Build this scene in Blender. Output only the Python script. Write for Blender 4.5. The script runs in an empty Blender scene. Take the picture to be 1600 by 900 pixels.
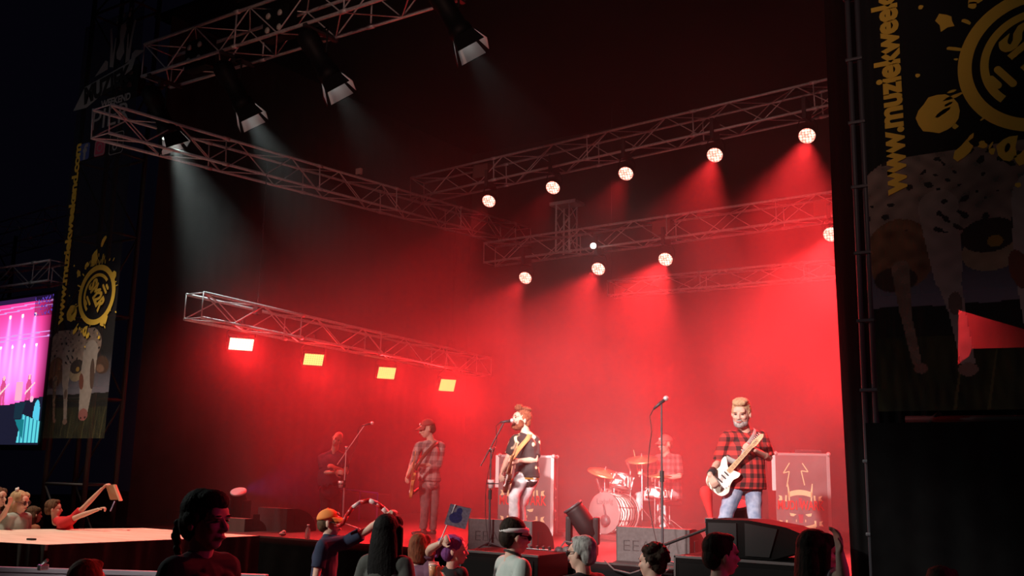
import bpy, bmesh, math, random
import numpy as np
from mathutils import Vector, Matrix, Quaternion
PI = math.pi
random.seed(7)
SC = bpy.context.scene
COL = SC.collection

# ------------------------------------------------------------------ camera
F_PX = 1550.0
CAM = Vector((0.0, 0.0, 2.0))
YAW, PITCH, ROLL = math.radians(34.0), math.radians(10.5), 0.021
FH = Vector((-math.sin(YAW), math.cos(YAW), 0))
RH = Vector((math.cos(YAW), math.sin(YAW), 0))
FWD = FH * math.cos(PITCH) + Vector((0, 0, math.sin(PITCH)))
UP0 = RH.cross(FWD)
CUP = UP0 * math.cos(ROLL) - RH * math.sin(ROLL)
CRT = RH * math.cos(ROLL) + UP0 * math.sin(ROLL)
cd = bpy.data.cameras.new('camera')
cam = bpy.data.objects.new('camera', cd)
COL.objects.link(cam)
cd.sensor_width = 36.0
cd.lens = F_PX / 1600.0 * 36.0
cd.clip_end = 300
cam.matrix_world = Matrix((
    (CRT.x, CUP.x, -FWD.x, CAM.x), (CRT.y, CUP.y, -FWD.y, CAM.y), (CRT.z, CUP.z, -FWD.z, CAM.z), (0, 0, 0, 1)))
SC.camera = cam

def ray(px, py):
    """direction through a measured spot of the photograph, one metre long along the ground"""
    v = FWD + CRT * ((px - 800) / F_PX) + CUP * ((450 - py) / F_PX)
    return v / v.dot(FH)
def at(px, py, d):
    return CAM + ray(px, py) * d
def on_y(px, py, Y):
    r = ray(px, py); return CAM + r * (Y / r.y)
def on_x(px, py, X):
    r = ray(px, py); return CAM + r * (X / r.x)
def on_z(px, py, z):
    r = ray(px, py); return CAM + r * ((z - CAM.z) / r.z)
def stand(px, py, d, z):
    p = at(px, py, d); return Vector((p.x, p.y, z))

# ------------------------------------------------------------------ view, world
SC.view_settings.view_transform = 'Standard'
SC.view_settings.look = 'None'
SC.view_settings.gamma = 1.0
SC.view_settings.use_curve_mapping = False
SC.view_settings.exposure = 0.0
cy = SC.cycles
cy.use_denoising = True
cy.denoiser = 'OPENIMAGEDENOISE'
cy.denoising_input_passes = 'RGB_ALBEDO_NORMAL'
cy.max_bounces = 6
cy.diffuse_bounces = 2
cy.glossy_bounces = 2
cy.transparent_max_bounces = 12
cy.volume_bounces = 0
cy.sample_clamp_indirect = 2.0
cy.sample_clamp_direct = 30.0
cy.use_light_tree = True
cy.volume_step_rate = 4.0
cy.caustics_reflective = False
cy.caustics_refractive = False
world = bpy.data.worlds.new('night')
SC.world = world
world.use_nodes = True
bg = world.node_tree.nodes['Background']
bg.inputs[0].default_value = (0.45, 0.40, 1.0, 1)
bg.inputs[1].default_value = 0.0022

STAGE_Z = 1.08
def light(name, kind, loc, target, power, col, size=0.1, spot=40, blend=0.6):
    ld = bpy.data.lights.new(name, kind)
    ld.energy = power
    ld.color = col
    if kind == 'SPOT':
        ld.spot_size = math.radians(spot); ld.spot_blend = blend; ld.shadow_soft_size = size
    elif kind == 'AREA':
        ld.shape = 'RECTANGLE'; ld.size = size[0]; ld.size_y = size[1]
        ld.spread = math.radians(spot)
    o = bpy.data.objects.new(name, ld)
    COL.objects.link(o)
    o.location = loc
    d = Vector(target) - Vector(loc)
    o.rotation_euler = d.to_track_quat('-Z', 'Y').to_euler()
    return o

RED = (1.0, 0.030, 0.034)
WARM = (1.0, 0.80, 0.68)
# the festival ground's own lights: front-of-house tower behind the camera, lamps on the site masts; the banner spots are added
light('field_floodlight', 'SPOT', (-14, -6, 9), (-5.5, 6.5, 1.3), 9000, (1.0, 0.93, 0.84), 0.3, 19, 0.5)
light('tower_floodlight', 'SPOT', (-18, 3, 8), (-5.0, 6.0, 1.3), 1500, (0.90, 1.0, 0.96), 0.2, 34, 0.8)
light('side_floodlight', 'SPOT', (3.5, 7.5, 4.5), (-5.5, 5.5, 1.4), 200, (1.0, 0.04, 0.28), 0.3, 70, 0.8)
light('banner_fill_left', 'SPOT', (-13.5, -5, 5), (-13.1, 8.2, 5.0), 260, (1.0, 0.93, 0.95), 0.2, 32, 0.8)  # added fill that brightens the left banner only, clear of the haze
light('banner_fill_right', 'SPOT', (0.5, -5, 4.5), (-0.9, 9.0, 4.8), 130, (1.0, 0.97, 0.9), 0.2, 40, 0.8)  # added fill for the right banner
# warm lamp above the catwalk
light('catwalk_floodlight', 'SPOT', (-12.6, 5.6, 9.0), (-11.3, 7.2, 1.1), 2600, (1.0, 0.76, 0.58), 0.15, 44, 0.7)
light('truss_fill', 'SPOT', (-2.0, -4.0, 7.0), (-7.0, 14.0, 6.9), 1000, (1.0, 0.55, 0.45), 0.2, 44, 0.6)  # fill added to brighten the trusses
light('violet_side_lamp', 'SPOT', (-13.2, 11.6, 1.6), (-11.7, 12.9, 2.0), 16, (0.35, 0.15, 1.0), 0.05, 60, 0.6)
light('front_wash_right', 'SPOT', (-3.6, -4.0, 7.6), (-4.9, 11.3, 2.2), 17000, (1.0, 0.76, 0.72), 0.25, 17, 0.5)
light('front_wash_centre', 'SPOT', (-6.0, -4.0, 7.6), (-6.6, 10.6, 2.2), 9000, (1.0, 0.76, 0.72), 0.25, 12, 0.6)
light('front_wash_drums', 'SPOT', (0.2, -4.0, 7.6), (-7.1, 13.2, 1.5), 42000, (1.0, 0.82, 0.78), 0.2, 7.0, 0.7)
light('front_wash_left', 'SPOT', (-7.0, -4.0, 7.6), (-9.4, 12.2, 2.1), 7000, (1.0, 0.66, 0.60), 0.25, 12, 0.7)

# ------------------------------------------------------------------ materials
MATS = {}
def mat(name, col=(0.5, 0.5, 0.5), rough=0.6, metal=0.0, emit=None, es=0.0, spec=0.5, alpha=1.0, sheen=0.0, trans=0.0):
    if name in MATS: return MATS[name]
    m = bpy.data.materials.new(name); m.use_nodes = True
    b = m.node_tree.nodes['Principled BSDF']
    b.inputs['Base Color'].default_value = (*col, 1)
    b.inputs['Roughness'].default_value = rough
    b.inputs['Metallic'].default_value = metal
    b.inputs['Specular IOR Level'].default_value = spec
    b.inputs['Transmission Weight'].default_value = trans
    if alpha < 1: b.inputs['Alpha'].default_value = alpha
    if emit:
        b.inputs['Emission Color'].default_value = (*emit, 1)
        b.inputs['Emission Strength'].default_value = es
        m.cycles.emission_sampling = 'NONE'
    MATS[name] = m
    return m
def nodes_of(m): return m.node_tree.nodes, m.node_tree.links
def noise_tint(m, scale, lo, hi, detail=3.0, stretch=None, bump=0.0):
    """procedural mottling of a base colour between two colours"""
    n, l = nodes_of(m); b = n['Principled BSDF']
    tc = n.new('ShaderNodeTexCoord'); mp = n.new('ShaderNodeMapping')
    l.new(tc.outputs['Object'], mp.inputs[0])
    if stretch: mp.inputs['Scale'].default_value = stretch
    nt = n.new('ShaderNodeTexNoise'); nt.inputs['Scale'].default_value = scale; nt.inputs['Detail'].default_value = detail
    l.new(mp.outputs[0], nt.inputs['Vector'])
    cr = n.new('ShaderNodeValToRGB')
    cr.color_ramp.elements[0].position = 0.3; cr.color_ramp.elements[1].position = 0.7
    cr.color_ramp.elements[0].color = (*lo, 1); cr.color_ramp.elements[1].color = (*hi, 1)
    l.new(nt.outputs['Fac'], cr.inputs[0]); l.new(cr.outputs[0], b.inputs['Base Color'])
    if bump:
        bp = n.new('ShaderNodeBump'); bp.inputs['Strength'].default_value = bump; bp.inputs['Distance'].default_value = 0.02
        l.new(nt.outputs['Fac'], bp.inputs['Height']); l.new(bp.outputs[0], b.inputs['Normal'])
    return m
def plaid(name, base, dark, mid, scale=9.0):
    m = mat(name, base, 0.85)
    n, l = nodes_of(m); b = n['Principled BSDF']
    tc = n.new('ShaderNodeTexCoord'); sp = n.new('ShaderNodeSeparateXYZ'); l.new(tc.outputs['Object'], sp.inputs[0])
    ad = n.new('ShaderNodeMath'); ad.operation = 'ADD'; l.new(sp.outputs[0], ad.inputs[0]); l.new(sp.outputs[1], ad.inputs[1])
    outs = []
    for src in (ad.outputs[0], sp.outputs[2]):
        mu = n.new('ShaderNodeMath'); mu.operation = 'MULTIPLY'; mu.inputs[1].default_value = scale; l.new(src, mu.inputs[0])
        fr = n.new('ShaderNodeMath'); fr.operation = 'FRACT'; l.new(mu.outputs[0], fr.inputs[0])
        lt = n.new('ShaderNodeMath'); lt.operation = 'LESS_THAN'; lt.inputs[1].default_value = 0.5; l.new(fr.outputs[0], lt.inputs[0])
        outs.append(lt.outputs[0])
    m1 = n.new('ShaderNodeMix'); m1.data_type = 'RGBA'; m1.inputs['A'].default_value = (*base, 1); m1.inputs['B'].default_value = (*mid, 1)
    l.new(outs[0], m1.inputs['Factor'])
    m2 = n.new('ShaderNodeMix'); m2.data_type = 'RGBA'; m2.inputs['A'].default_value = (*mid, 1); m2.inputs['B'].default_value = (*dark, 1)
    l.new(outs[0], m2.inputs['Factor'])
    m3 = n.new('ShaderNodeMix'); m3.data_type = 'RGBA'; l.new(outs[1], m3.inputs['Factor'])
    l.new(m1.outputs['Result'], m3.inputs['A']); l.new(m2.outputs['Result'], m3.inputs['B'])
    l.new(m3.outputs['Result'], b.inputs['Base Color'])
    return m
def attr_mat(name, rough=0.7, emissive=0.0):
    m = mat(name, rough=rough)
    n, l = nodes_of(m); b = n['Principled BSDF']
    at_ = n.new('ShaderNodeAttribute'); at_.attribute_name = 'print'
    if emissive:
        b.inputs['Base Color'].default_value = (0.01, 0.01, 0.01, 1)
        l.new(at_.outputs['Color'], b.inputs['Emission Color']); b.inputs['Emission Strength'].default_value = emissive
    else:
        l.new(at_.outputs['Color'], b.inputs['Base Color'])
    return m

M_ALU = noise_tint(mat('truss_aluminium', (0.7, 0.7, 0.7), 0.4, 0.25), 30, (0.60, 0.60, 0.61), (0.80, 0.80, 0.81))
M_BLACKMETAL = mat('black_painted_metal', (0.006, 0.006, 0.0065), 0.6, 0.0, spec=0.25)
M_DARKMETAL = mat('dark_grey_metal', (0.05, 0.05, 0.055), 0.5, 0.3)
M_CHROME = mat('chrome', (0.8, 0.8, 0.8), 0.22, 1.0)
M_BLACKCLOTH = noise_tint(mat('black_molton_cloth', (0.005, 0.005, 0.006), 0.95, spec=0.05), 4, (0.004, 0.004, 0.0045), (0.007, 0.007, 0.0075), bump=0.2)
M_CURTAIN = noise_tint(mat('dark_stage_drape', (0.03, 0.03, 0.03), 0.95, spec=0.1), 3, (0.024, 0.022, 0.022), (0.036, 0.034, 0.034))
M_RUBBER = mat('black_rubber', (0.02, 0.02, 0.02), 0.7)
M_WHITE = mat('white_plastic', (0.8, 0.8, 0.8), 0.5)

# ------------------------------------------------------------------ mesh helpers
def new_bm(): return bmesh.new()
def link_bm(name, bm, m, parent=None, smooth=False, off=None):
    me = bpy.data.meshes.new(name)
    if off is not None: bmesh.ops.translate(bm, verts=bm.verts, vec=-Vector(off))
    bmesh.ops.recalc_face_normals(bm, faces=bm.faces)
    bm.to_mesh(me); bm.free()
    if m: me.materials.append(m)
    if smooth:
        for p in me.polygons: p.use_smooth = True
    o = bpy.data.objects.new(name, me)
    COL.objects.link(o)
    if parent is not None: o.parent = parent
    return o
def frame_from(d, up=Vector((0, 0, 1))):
    z = Vector(d).normalized()
    if abs(z.dot(up)) > 0.999: up = Vector((0, 1, 0))
    x = up.cross(z).normalized(); y = z.cross(x)
    return Matrix((x, y, z)).transposed()
def tube(bm, a, b, r, r2=None, seg=8, caps=True):
    a = Vector(a); b = Vector(b); d = b - a
    if d.length < 1e-6: return
    r2 = r if r2 is None else r2
    M = Matrix.Translation((a + b) / 2) @ frame_from(d).to_4x4()
    bmesh.ops.create_cone(bm, cap_ends=caps, segments=seg, radius1=max(r, 1e-5), radius2=max(r2, 1e-5), depth=d.length, matrix=M)
def path(bm, pts, r, seg=6):
    for p, q in zip(pts, pts[1:]): tube(bm, p, q, r, seg=seg)
    for p in pts[1:-1]: ball(bm, p, r, 6, 4)
_SPH = {}
def _sphere(u, v):
    if (u, v) not in _SPH:
        co = [(0, 0, 1)] + [(math.sin(PI * j / v) * math.cos(2 * PI * i / u), math.sin(PI * j / v) * math.sin(2 * PI * i / u), math.cos(PI * j / v)) for j in range(1, v) for i in range(u)] + [(0, 0, -1)]
        fs = [(0, 1 + i, 1 + (i + 1) % u) for i in range(u)]
        for j in range(v - 2):
            for i in range(u): fs.append((1 + j * u + i, 1 + (j + 1) * u + i, 1 + (j + 1) * u + (i + 1) % u, 1 + j * u + (i + 1) % u))
        n = len(co) - 1
        fs += [(n, 1 + (v - 2) * u + (i + 1) % u, 1 + (v - 2) * u + i) for i in range(u)]
        _SPH[(u, v)] = (co, fs)
    return _SPH[(u, v)]
def _add_sphere(bm, M, u, v):
    co, fs = _sphere(u, v); vs = [bm.verts.new(M @ Vector(c)) for c in co]
    for f in fs: bm.faces.new([vs[i] for i in f])
def ball(bm, c, r, u=12, v=8):
    _add_sphere(bm, Matrix.Translation(Vector(c)) @ Matrix.Scale(r, 4), u, v)
def ellip(bm, c, r, R=None, u=16, v=12):
    _add_sphere(bm, Matrix.Translation(Vector(c)) @ ((R.to_4x4() if R else Matrix.Identity(4)) @ Matrix.Diagonal((*r, 1))), u, v)
def box(bm, lo, hi, M=None, bev=0.0):
    lo = Vector(lo); hi = Vector(hi)
    T = Matrix.Translation((lo + hi) / 2) @ Matrix.Diagonal((*(hi - lo), 1))
    if M is not None: T = M @ T
    g = bmesh.ops.create_cube(bm, size=1.0, matrix=T)
    if bev:
        es = list({e for v in g['verts'] for e in v.link_edges})
        bmesh.ops.bevel(bm, geom=es, offset=bev, segments=2, affect='EDGES', profile=0.7)
def prism(bm, pts, th, M=None):
    """polygon in the local XZ plane, given thickness along local Y"""
    M = M or Matrix.Identity(4)
    f = [bm.verts.new(M @ Vector((x, 0, z))) for x, z in pts]
    b = [bm.verts.new(M @ Vector((x, th, z))) for x, z in pts]
    bm.faces.new(f); bm.faces.new(list(reversed(b)))
    k = len(pts)
    for i in range(k):
        bm.faces.new((f[i], b[i], b[(i + 1) % k], f[(i + 1) % k]))
def lathe(bm, prof, M=None, seg=24):
    """profile (radius, z) spun about local Z"""
    M = M or Matrix.Identity(4)
    rings = []
    for r, z in prof:
        rings.append([bm.verts.new(M @ Vector((max(r, 1e-4) * math.cos(2 * PI * i / seg), max(r, 1e-4) * math.sin(2 * PI * i / seg), z))) for i in range(seg)])
    for A, B in zip(rings, rings[1:]):
        for i in range(seg):
            bm.faces.new((A[i], A[(i + 1) % seg], B[(i + 1) % seg], B[i]))
    bm.faces.new(list(reversed(rings[0]))); bm.faces.new(rings[-1])
def grid_sheet(bm, P, nu, nv):
    """sheet from function P(u, v)"""
    V = [[bm.verts.new(P(i / nu, j / nv)) for j in range(nv + 1)] for i in range(nu + 1)]
    for i in range(nu):
        for j in range(nv):
            bm.faces.new((V[i][j], V[i + 1][j], V[i + 1][j + 1], V[i][j + 1]))
SHOP = bpy.data.scenes.new('workshop')
def evaluated(o):
    SHOP.collection.objects.link(o)
    with bpy.context.temp_override(scene=SHOP, view_layer=SHOP.view_layers[0]):
        dg = bpy.context.evaluated_depsgraph_get(); dg.update()
        me = bpy.data.meshes.new_from_object(o.evaluated_get(dg))
    SHOP.collection.objects.unlink(o)
    return me
def text_mesh(bm, s, size, M, bold=0.0, ext=0.002, sx=1.0, sp=1.0, align='CENTER'):
    cu = bpy.data.curves.new('lettering', 'FONT'); cu.body = s; cu.size = size; cu.extrude = ext; cu.offset = bold
    cu.align_x = align; cu.align_y = 'CENTER'; cu.resolution_u = 3; cu.space_character = sp
    o = bpy.data.objects.new('lettering', cu)
    me = evaluated(o)
    me.transform(M @ Matrix.Diagonal((sx, 1, 1, 1)))
    bm.from_mesh(me)
    bpy.data.meshes.remove(me); bpy.data.objects.remove(o); bpy.data.curves.remove(cu)
def tagit(o, label, cat, group=None, kind=None):
    o['label'] = label; o['category'] = cat
    if group: o['group'] = group
    if kind: o['kind'] = kind
    return o
def struct(name, bm, m, smooth=False):
    o = link_bm(name, bm, m, None, smooth); o['kind'] = 'structure'; return o
class Thing:
    """an Empty at the thing's base; parts are given in world coordinates unless local=True"""
    def __init__(s, name, label, cat, loc, group=None, rz=0.0):
        s.o = bpy.data.objects.new(name, None); COL.objects.link(s.o)
        s.o.empty_display_size = 0.1
        s.o.location = loc; s.o.rotation_euler = (0, 0, rz)
        s.loc = Vector(loc); s.M = Matrix.Translation(s.loc) @ Matrix.Rotation(rz, 4, 'Z'); s.Mi = s.M.inverted()
        tagit(s.o, label, cat, group)
    def part(s, name, bm, m, smooth=False, local=False, parent=None, label=None):
        if not local: bm.transform(s.Mi)
        o = link_bm(name, bm, m, parent or s.o, smooth)
        if label: o['label'] = label
        return o
# ------------------------------------------------------------------ the setting
M_GROUND = noise_tint(mat('trampled_field_ground', (0.03, 0.03, 0.025), 0.95), 2.0, (0.02, 0.02, 0.016), (0.045, 0.04, 0.03), bump=0.4)
M_DECK = noise_tint(mat('black_stage_deck', (0.03, 0.028, 0.028), 0.5), 5.0, (0.022, 0.02, 0.02), (0.045, 0.04, 0.04))
bm = new_bm(); box(bm, (-60, -25, -0.1), (40, 60, 0.0)); struct('ground', bm, M_GROUND)
SX0, SX1, SY0, SY1 = -14.2, -0.4, 9.6, 18.7
# stage deck and the black skirt along its front
bm = new_bm(); box(bm, (SX0 - 3, SY0, STAGE_Z - 0.12), (SX1, SY1 + 0.5, STAGE_Z)); struct('floor', bm, M_DECK)
def drape(name, A, B, z0, z1, m, folds=30, amp=0.05, kind='structure', thick=0.0, nv=4, bow=None):
    A = Vector(A); B = Vector(B); d = (B - A); n = Vector((-d.y, d.x, 0)).normalized()
    def P(u, v):
        k = amp * (0.6 * math.sin(u * folds * 2 * PI) + 0.4 * math.sin(u * folds * 3.3 + 1)) * (0.6 + 0.4 * (1 - v))
        p = A + d * u + n * k
        if bow: p = p + bow(u, v)
        return Vector((p.x, p.y, z0 + (z1 - z0) * v))
    bm = new_bm(); grid_sheet(bm, P, folds * 8, nv)
    if kind == 'structure': return struct(name, bm, m, True)
    return link_bm(name, bm, m, None, True)
drape('stage_skirt_front', (SX0 - 3, SY0 - 0.03, 0), (SX1, SY0 - 0.03, 0), 0.0, STAGE_Z - 0.02, M_BLACKCLOTH, 40, 0.03)
drape('wall_back', (SX0, SY1, 0), (SX1, SY1, 0), STAGE_Z, 9.6, M_CURTAIN, 46, 0.012)
drape('wall_left', (SX0 + 0.35, SY0 + 0.3, 0), (SX0 + 0.35, SY1, 0), STAGE_Z, 9.6, M_CURTAIN, 32, 0.012)
drape('wall_right', (SX1, SY0 + 0.3, 0), (SX1, SY1, 0), STAGE_Z, 9.6, M_BLACKCLOTH, 32, 0.06)
# black roof cloth high over the stage
bm = new_bm(); box(bm, (SX0, SY0 + 0.2, 9.6), (SX1, SY1, 9.65)); struct('ceiling', bm, M_BLACKCLOTH)

# haze inside the stage box
def haze(name, lo, hi, dens, label, amp=0.0, g=0.35, scale=0.5, low=None):
    bm = new_bm(); box(bm, lo, hi)
    m = bpy.data.materials.new(name + '_air'); m.use_nodes = True
    n, l = nodes_of(m); n.clear()
    out = n.new('ShaderNodeOutputMaterial'); vs = n.new('ShaderNodeVolumeScatter')
    vs.inputs['Density'].default_value = dens; vs.inputs['Anisotropy'].default_value = g
    vs.inputs['Color'].default_value = (1, 1, 1, 1)
    if amp:
        tc = n.new('ShaderNodeTexCoord'); nt = n.new('ShaderNodeTexNoise'); nt.inputs['Scale'].default_value = scale
        nt.inputs['Detail'].default_value = 2.5
        l.new(tc.outputs['Object'], nt.inputs['Vector'])
        mr = n.new('ShaderNodeMapRange'); mr.inputs[1].default_value = 0.38; mr.inputs[2].default_value = 0.66
        mr.inputs[3].default_value = dens * (1 - amp); mr.inputs[4].default_value = dens * (1 + amp)
        l.new(nt.outputs['Fac'], mr.inputs[0])
        sp = n.new('ShaderNodeSeparateXYZ'); l.new(tc.outputs['Object'], sp.inputs[0])      # the smoke thins out under the roof
        up = n.new('ShaderNodeMapRange'); up.interpolation_type = 'SMOOTHSTEP'; up.inputs[1].default_value = 4.4; up.inputs[2].default_value = 7.2; up.inputs[3].default_value = 1.0; up.inputs[4].default_value = 0.35
        l.new(sp.outputs[2], up.inputs[0]); mu = n.new('ShaderNodeMath'); mu.operation = 'MULTIPLY'
        l.new(mr.outputs[0], mu.inputs[0]); l.new(up.outputs[0], mu.inputs[1]); l.new(mu.outputs[0], vs.inputs['Density'])
    if low:       # thinner near the deck
        tc = n.new('ShaderNodeTexCoord'); sp = n.new('ShaderNodeSeparateXYZ'); l.new(tc.outputs['Object'], sp.inputs[0])
        mr = n.new('ShaderNodeMapRange'); mr.interpolation_type = 'SMOOTHSTEP'; mr.inputs[1].default_value = low[0]; mr.inputs[2].default_value = low[1]
        mr.inputs[3].default_value = dens * low[2]; mr.inputs[4].default_value = dens
        l.new(sp.outputs[2], mr.inputs[0]); l.new(mr.outputs[0], vs.inputs['Density'])
    l.new(vs.outputs[0], out.inputs['Volume'])
    o = link_bm(name, bm, m); o['kind'] = 'stuff'; o['label'] = label; o['category'] = 'haze'
    o.display_type = 'WIRE'
    return o
haze('stage_haze', (SX0 + 0.5, 10.0, STAGE_Z + 0.005), (SX1 - 0.15, SY1 - 0.15, 9.5), 0.05, 'red lit smoke haze filling the stage behind the singer', amp=0.8, scale=0.32)
haze('front_haze', (SX0 + 0.5, 8.62, STAGE_Z + .005), (SX1 - 1.95, 9.997, 9.5), 0.042, 'thin smoke in the beams under the front truss', low=(1.6, 4.6, .22))

# ------------------------------------------------------------------ trusses
def truss(name, label, A, B, h=0.4, w=None, group='aluminium stage trusses', pitch=0.55, cr=0.024, br=0.010, phase=0, up=Vector((0, 0, 1)), m=None):
    A = Vector(A); B = Vector(B); d = B - A; L = d.length; u = d.normalized(); w = w or h
    s = u.cross(up).normalized(); v = s.cross(u)
    t = Thing(name, label, 'truss', A, group)
    m = m or M_ALU
    cs = [s * (w / 2 * a) + v * (h / 2 * b) for a, b in ((-1, -1), (1, -1), (1, 1), (-1, 1))]
    for c in cs:
        bm = new_bm(); tube(bm, A + c, B + c, cr, seg=8)
        k = 1
        while k * 2.0 < L:      # sleeve joints
            tube(bm, A + c + u * (k * 2.0 - 0.05), A + c + u * (k * 2.0 + 0.05), cr * 1.35, seg=8); k += 1
        t.part('chord', bm, m, True)
    bm = new_bm(); n = max(2, int(L / pitch)); st = L / n
    for fi in range(4):
        c0, c1 = cs[fi], cs[(fi + 1) % 4]
        for i in range(n):
            a, b = (c0, c1) if (i + fi) % 2 == 0 else (c1, c0)
            if fi % 2 == 1 or True:
                tube(bm, A + u * (i * st) + a, A + u * ((i + 1) * st) + b, br, seg=5, caps=False)
        for e in (0, L): tube(bm, A + u * e + c0, A + u * e + c1, br, seg=5)
    k = 1
    while k * 2.0 < L:
        for fi in (1, 3): tube(bm, A + u * (k * 2.0) + cs[fi], A + u * (k * 2.0) + cs[(fi + 1) % 4], br * 1.2, seg=5)
        k += 1
    t.part('bracing', bm, m, True)
    return t
YF = 8.55
pF0, pF1 = on_y(190, 130, YF), on_y(640, -35, YF)
zF = (pF0.z + pF1.z) / 2
truss('front_lighting_truss', 'large dark aluminium truss across the top left with four spotlights hanging below', (-12.2, YF, zF), (-2.6, YF, zF), 0.5, 0.5)
XS = -12.0
zS = 6.85
truss('side_upper_truss', 'long red lit truss running back from the left banner to the rear corner', (XS, 7.6, 6.62), (XS, 18.2, 7.2), 0.4)
SA, SB = on_x(303, 478, -11.6), on_x(756, 574, -11.9)
truss('strobe_truss', 'low hanging truss on the left carrying four bright red panel lights', SA, SB, 0.36, 0.36)
A0, A1 = on_y(652, 298, 14.75), on_y(652, 298, 14.75).lerp(on_y(1340, 142, 14.75), 1.22)
truss('rear_lighting_truss', 'highest rear truss with a row of five round red lamps under it', A0, A1, 0.42)
B0, B1 = on_y(765, 398, 16.0), on_y(765, 398, 16.0).lerp(on_y(1340, 318, 16.0), 1.3)
truss('rear_lower_truss', 'second rear truss with a white lamp and round red lamps under it', B0, B1, 0.4)
C0, C1 = on_y(955, 452, 17.6), on_y(1340, 418, 17.6)
truss('hazy_back_truss', 'faint truss deep in the red haze before the back drape', C0, C1, 0.3)
for e_ in (C0, C1):
    bm = new_bm(); tube(bm, (e_.x, e_.y, e_.z + .1), (e_.x, e_.y, 9.6), .008); hz = [o for o in bpy.data.objects if o.name.startswith('hazy_back_truss')][0]
    bm.transform(Matrix.Translation(-C0)); link_bm('suspension_cable', bm, M_DARKMETAL, hz)
for (px, y0, y1, X) in ((402, 492, 268, -11.75), (706, 545, 352, -11.9)):
    p = on_x(px, y0, X); q = Vector((p.x, p.y, 6.75))
    t = Thing('hoist_chain', 'thin steel chain holding up the %s end of the low truss' % ('near' if px < 500 else 'far'), 'chain', p, 'hoist chains of the low truss')
    bm = new_bm(); k = 0; z = p.z
    while z < q.z:
        o_ = Vector((p.x + (0.008 if k % 2 else -0.008), p.y, z)); tube(bm, o_, o_ + Vector((0, 0, 0.06)), 0.006, seg=5); z += 0.05; k += 1
    t.part('link_run', bm, M_DARKMETAL)
    bm = new_bm(); box(bm, p + Vector((-.05, -.05, 0.0)), p + Vector((.05, .05, .14)), bev=0.01); t.part('clamp', bm, M_DARKMETAL)
# ------------------------------------------------------------------ lamps
def led_mat(name, core, strength, rim, cells=9.0, square=False, dot=0.36):
    m = mat(name, (0.02, 0.02, 0.02), 0.4, emit=core, es=strength)
    n, l = nodes_of(m); b = n['Principled BSDF']
    tc = n.new('ShaderNodeTexCoord')
    vo = n.new('ShaderNodeTexVoronoi'); vo.inputs['Scale'].default_value = cells; vo.inputs['Randomness'].default_value = 0.0 if square else 0.25
    l.new(tc.outputs['Object'], vo.inputs['Vector'])
    cr = n.new('ShaderNodeValToRGB'); cr.color_ramp.elements[0].position = dot; cr.color_ramp.elements[1].position = dot + 0.25
    cr.color_ramp.elements[0].color = (*core, 1); cr.color_ramp.elements[1].color = (*rim, 1)
    l.new(vo.outputs['Distance'], cr.inputs[0]); l.new(cr.outputs[0], b.inputs['Emission Color'])
    return m
M_LED = led_mat('red_led_lens', (1.0, 0.70, 0.55), 2.6, (1.0, 0.16, 0.12), 22.0, False, 0.42)
M_STROBE = led_mat('strobe_led_face', (1.0, 0.80, 0.22), 1.5, (1.0, 0.22, 0.06), 26.0, True, 0.42)
M_STROBEP = led_mat('strobe_led_face_near', (1.0, 0.75, 0.55), 2.4, (1.0, 0.25, 0.18), 26.0, True, 0.42)
M_LEDWHITE = mat('white_lamp_lens', (1, 1, 1), 0.3, emit=(1.0, 0.93, 0.85), es=6.0)

def under(P, Q, p, h):
    u = (p.x - P.x) / (Q.x - P.x); return P.z + (Q.z - P.z) * u - h
def par(px, py, Y, tr, aim, power, label, spot=48, r=0.125, c=None):
    c = c or on_y(px, py, Y); d = Vector(aim).normalized()
    t = Thing('par_lamp', label, 'stage lamp', c, 'round red lamps under the rear trusses')
    F = Matrix.Translation(c) @ frame_from(-d).to_4x4()      # local +Z points backwards
    bm = new_bm(); lathe(bm, [(r * 1.12, -0.002), (r * 1.12, 0.09), (r * 0.9, 0.13), (r * 0.55, 0.2), (r * 0.3, 0.24)], F, 24)
    t.part('housing', bm, M_BLACKMETAL, True)
    bm = new_bm(); lathe(bm, [(r, -0.012), (r, -0.004)], Matrix.Identity(4), 28)
    ln = link_bm('lens', bm, M_LED, t.o); ln.matrix_local = frame_from(-d).to_4x4()
    bm = new_bm(); s = F.to_3x3() @ Vector((1, 0, 0)); s.z = 0; s.normalize()
    top = Vector((c.x, c.y, c.z + 0.26)) - Vector((d.x, d.y, 0)) * 0.05
    m_ = c - d * 0.07
    for k in (-1, 1): path(bm, [m_ + s * k * r * 1.15, m_ + s * k * r * 1.2 + Vector((0, 0, 0.12)), top + s * k * r * 0.9, top], 0.009)
    t.part('yoke', bm, M_BLACKMETAL)
    bm = new_bm(); box(bm, (top.x - .03, min(top.y - .15, tr[0].y - .2), top.z - .01), (top.x + .03, max(top.y, tr[0].y) + .03, max(under(tr[0], tr[1], c, 0.0), top.z + 0.05)), bev=0.006); t.part('clamp', bm, M_DARKMETAL)
    light('par_lamp_beam', 'SPOT', c + d * 0.03, c + d * 5, power, RED, 0.09, spot, 0.7)
for i, (px, py) in enumerate(((764, 314), (864, 293), (978, 271), (1117, 242), (1261, 212))):
    par(px, py, 14.6, (A0, A1, 0.22), (0.12, -0.70, -0.68), (400, 350, 500, 2000, 2600)[i], 'round red lamp under the highest rear truss, ' +
        ('leftmost of the five', 'second from the left', 'middle one of the five', 'second from the right', 'closest to the black side curtain')[i], 36)
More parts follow.
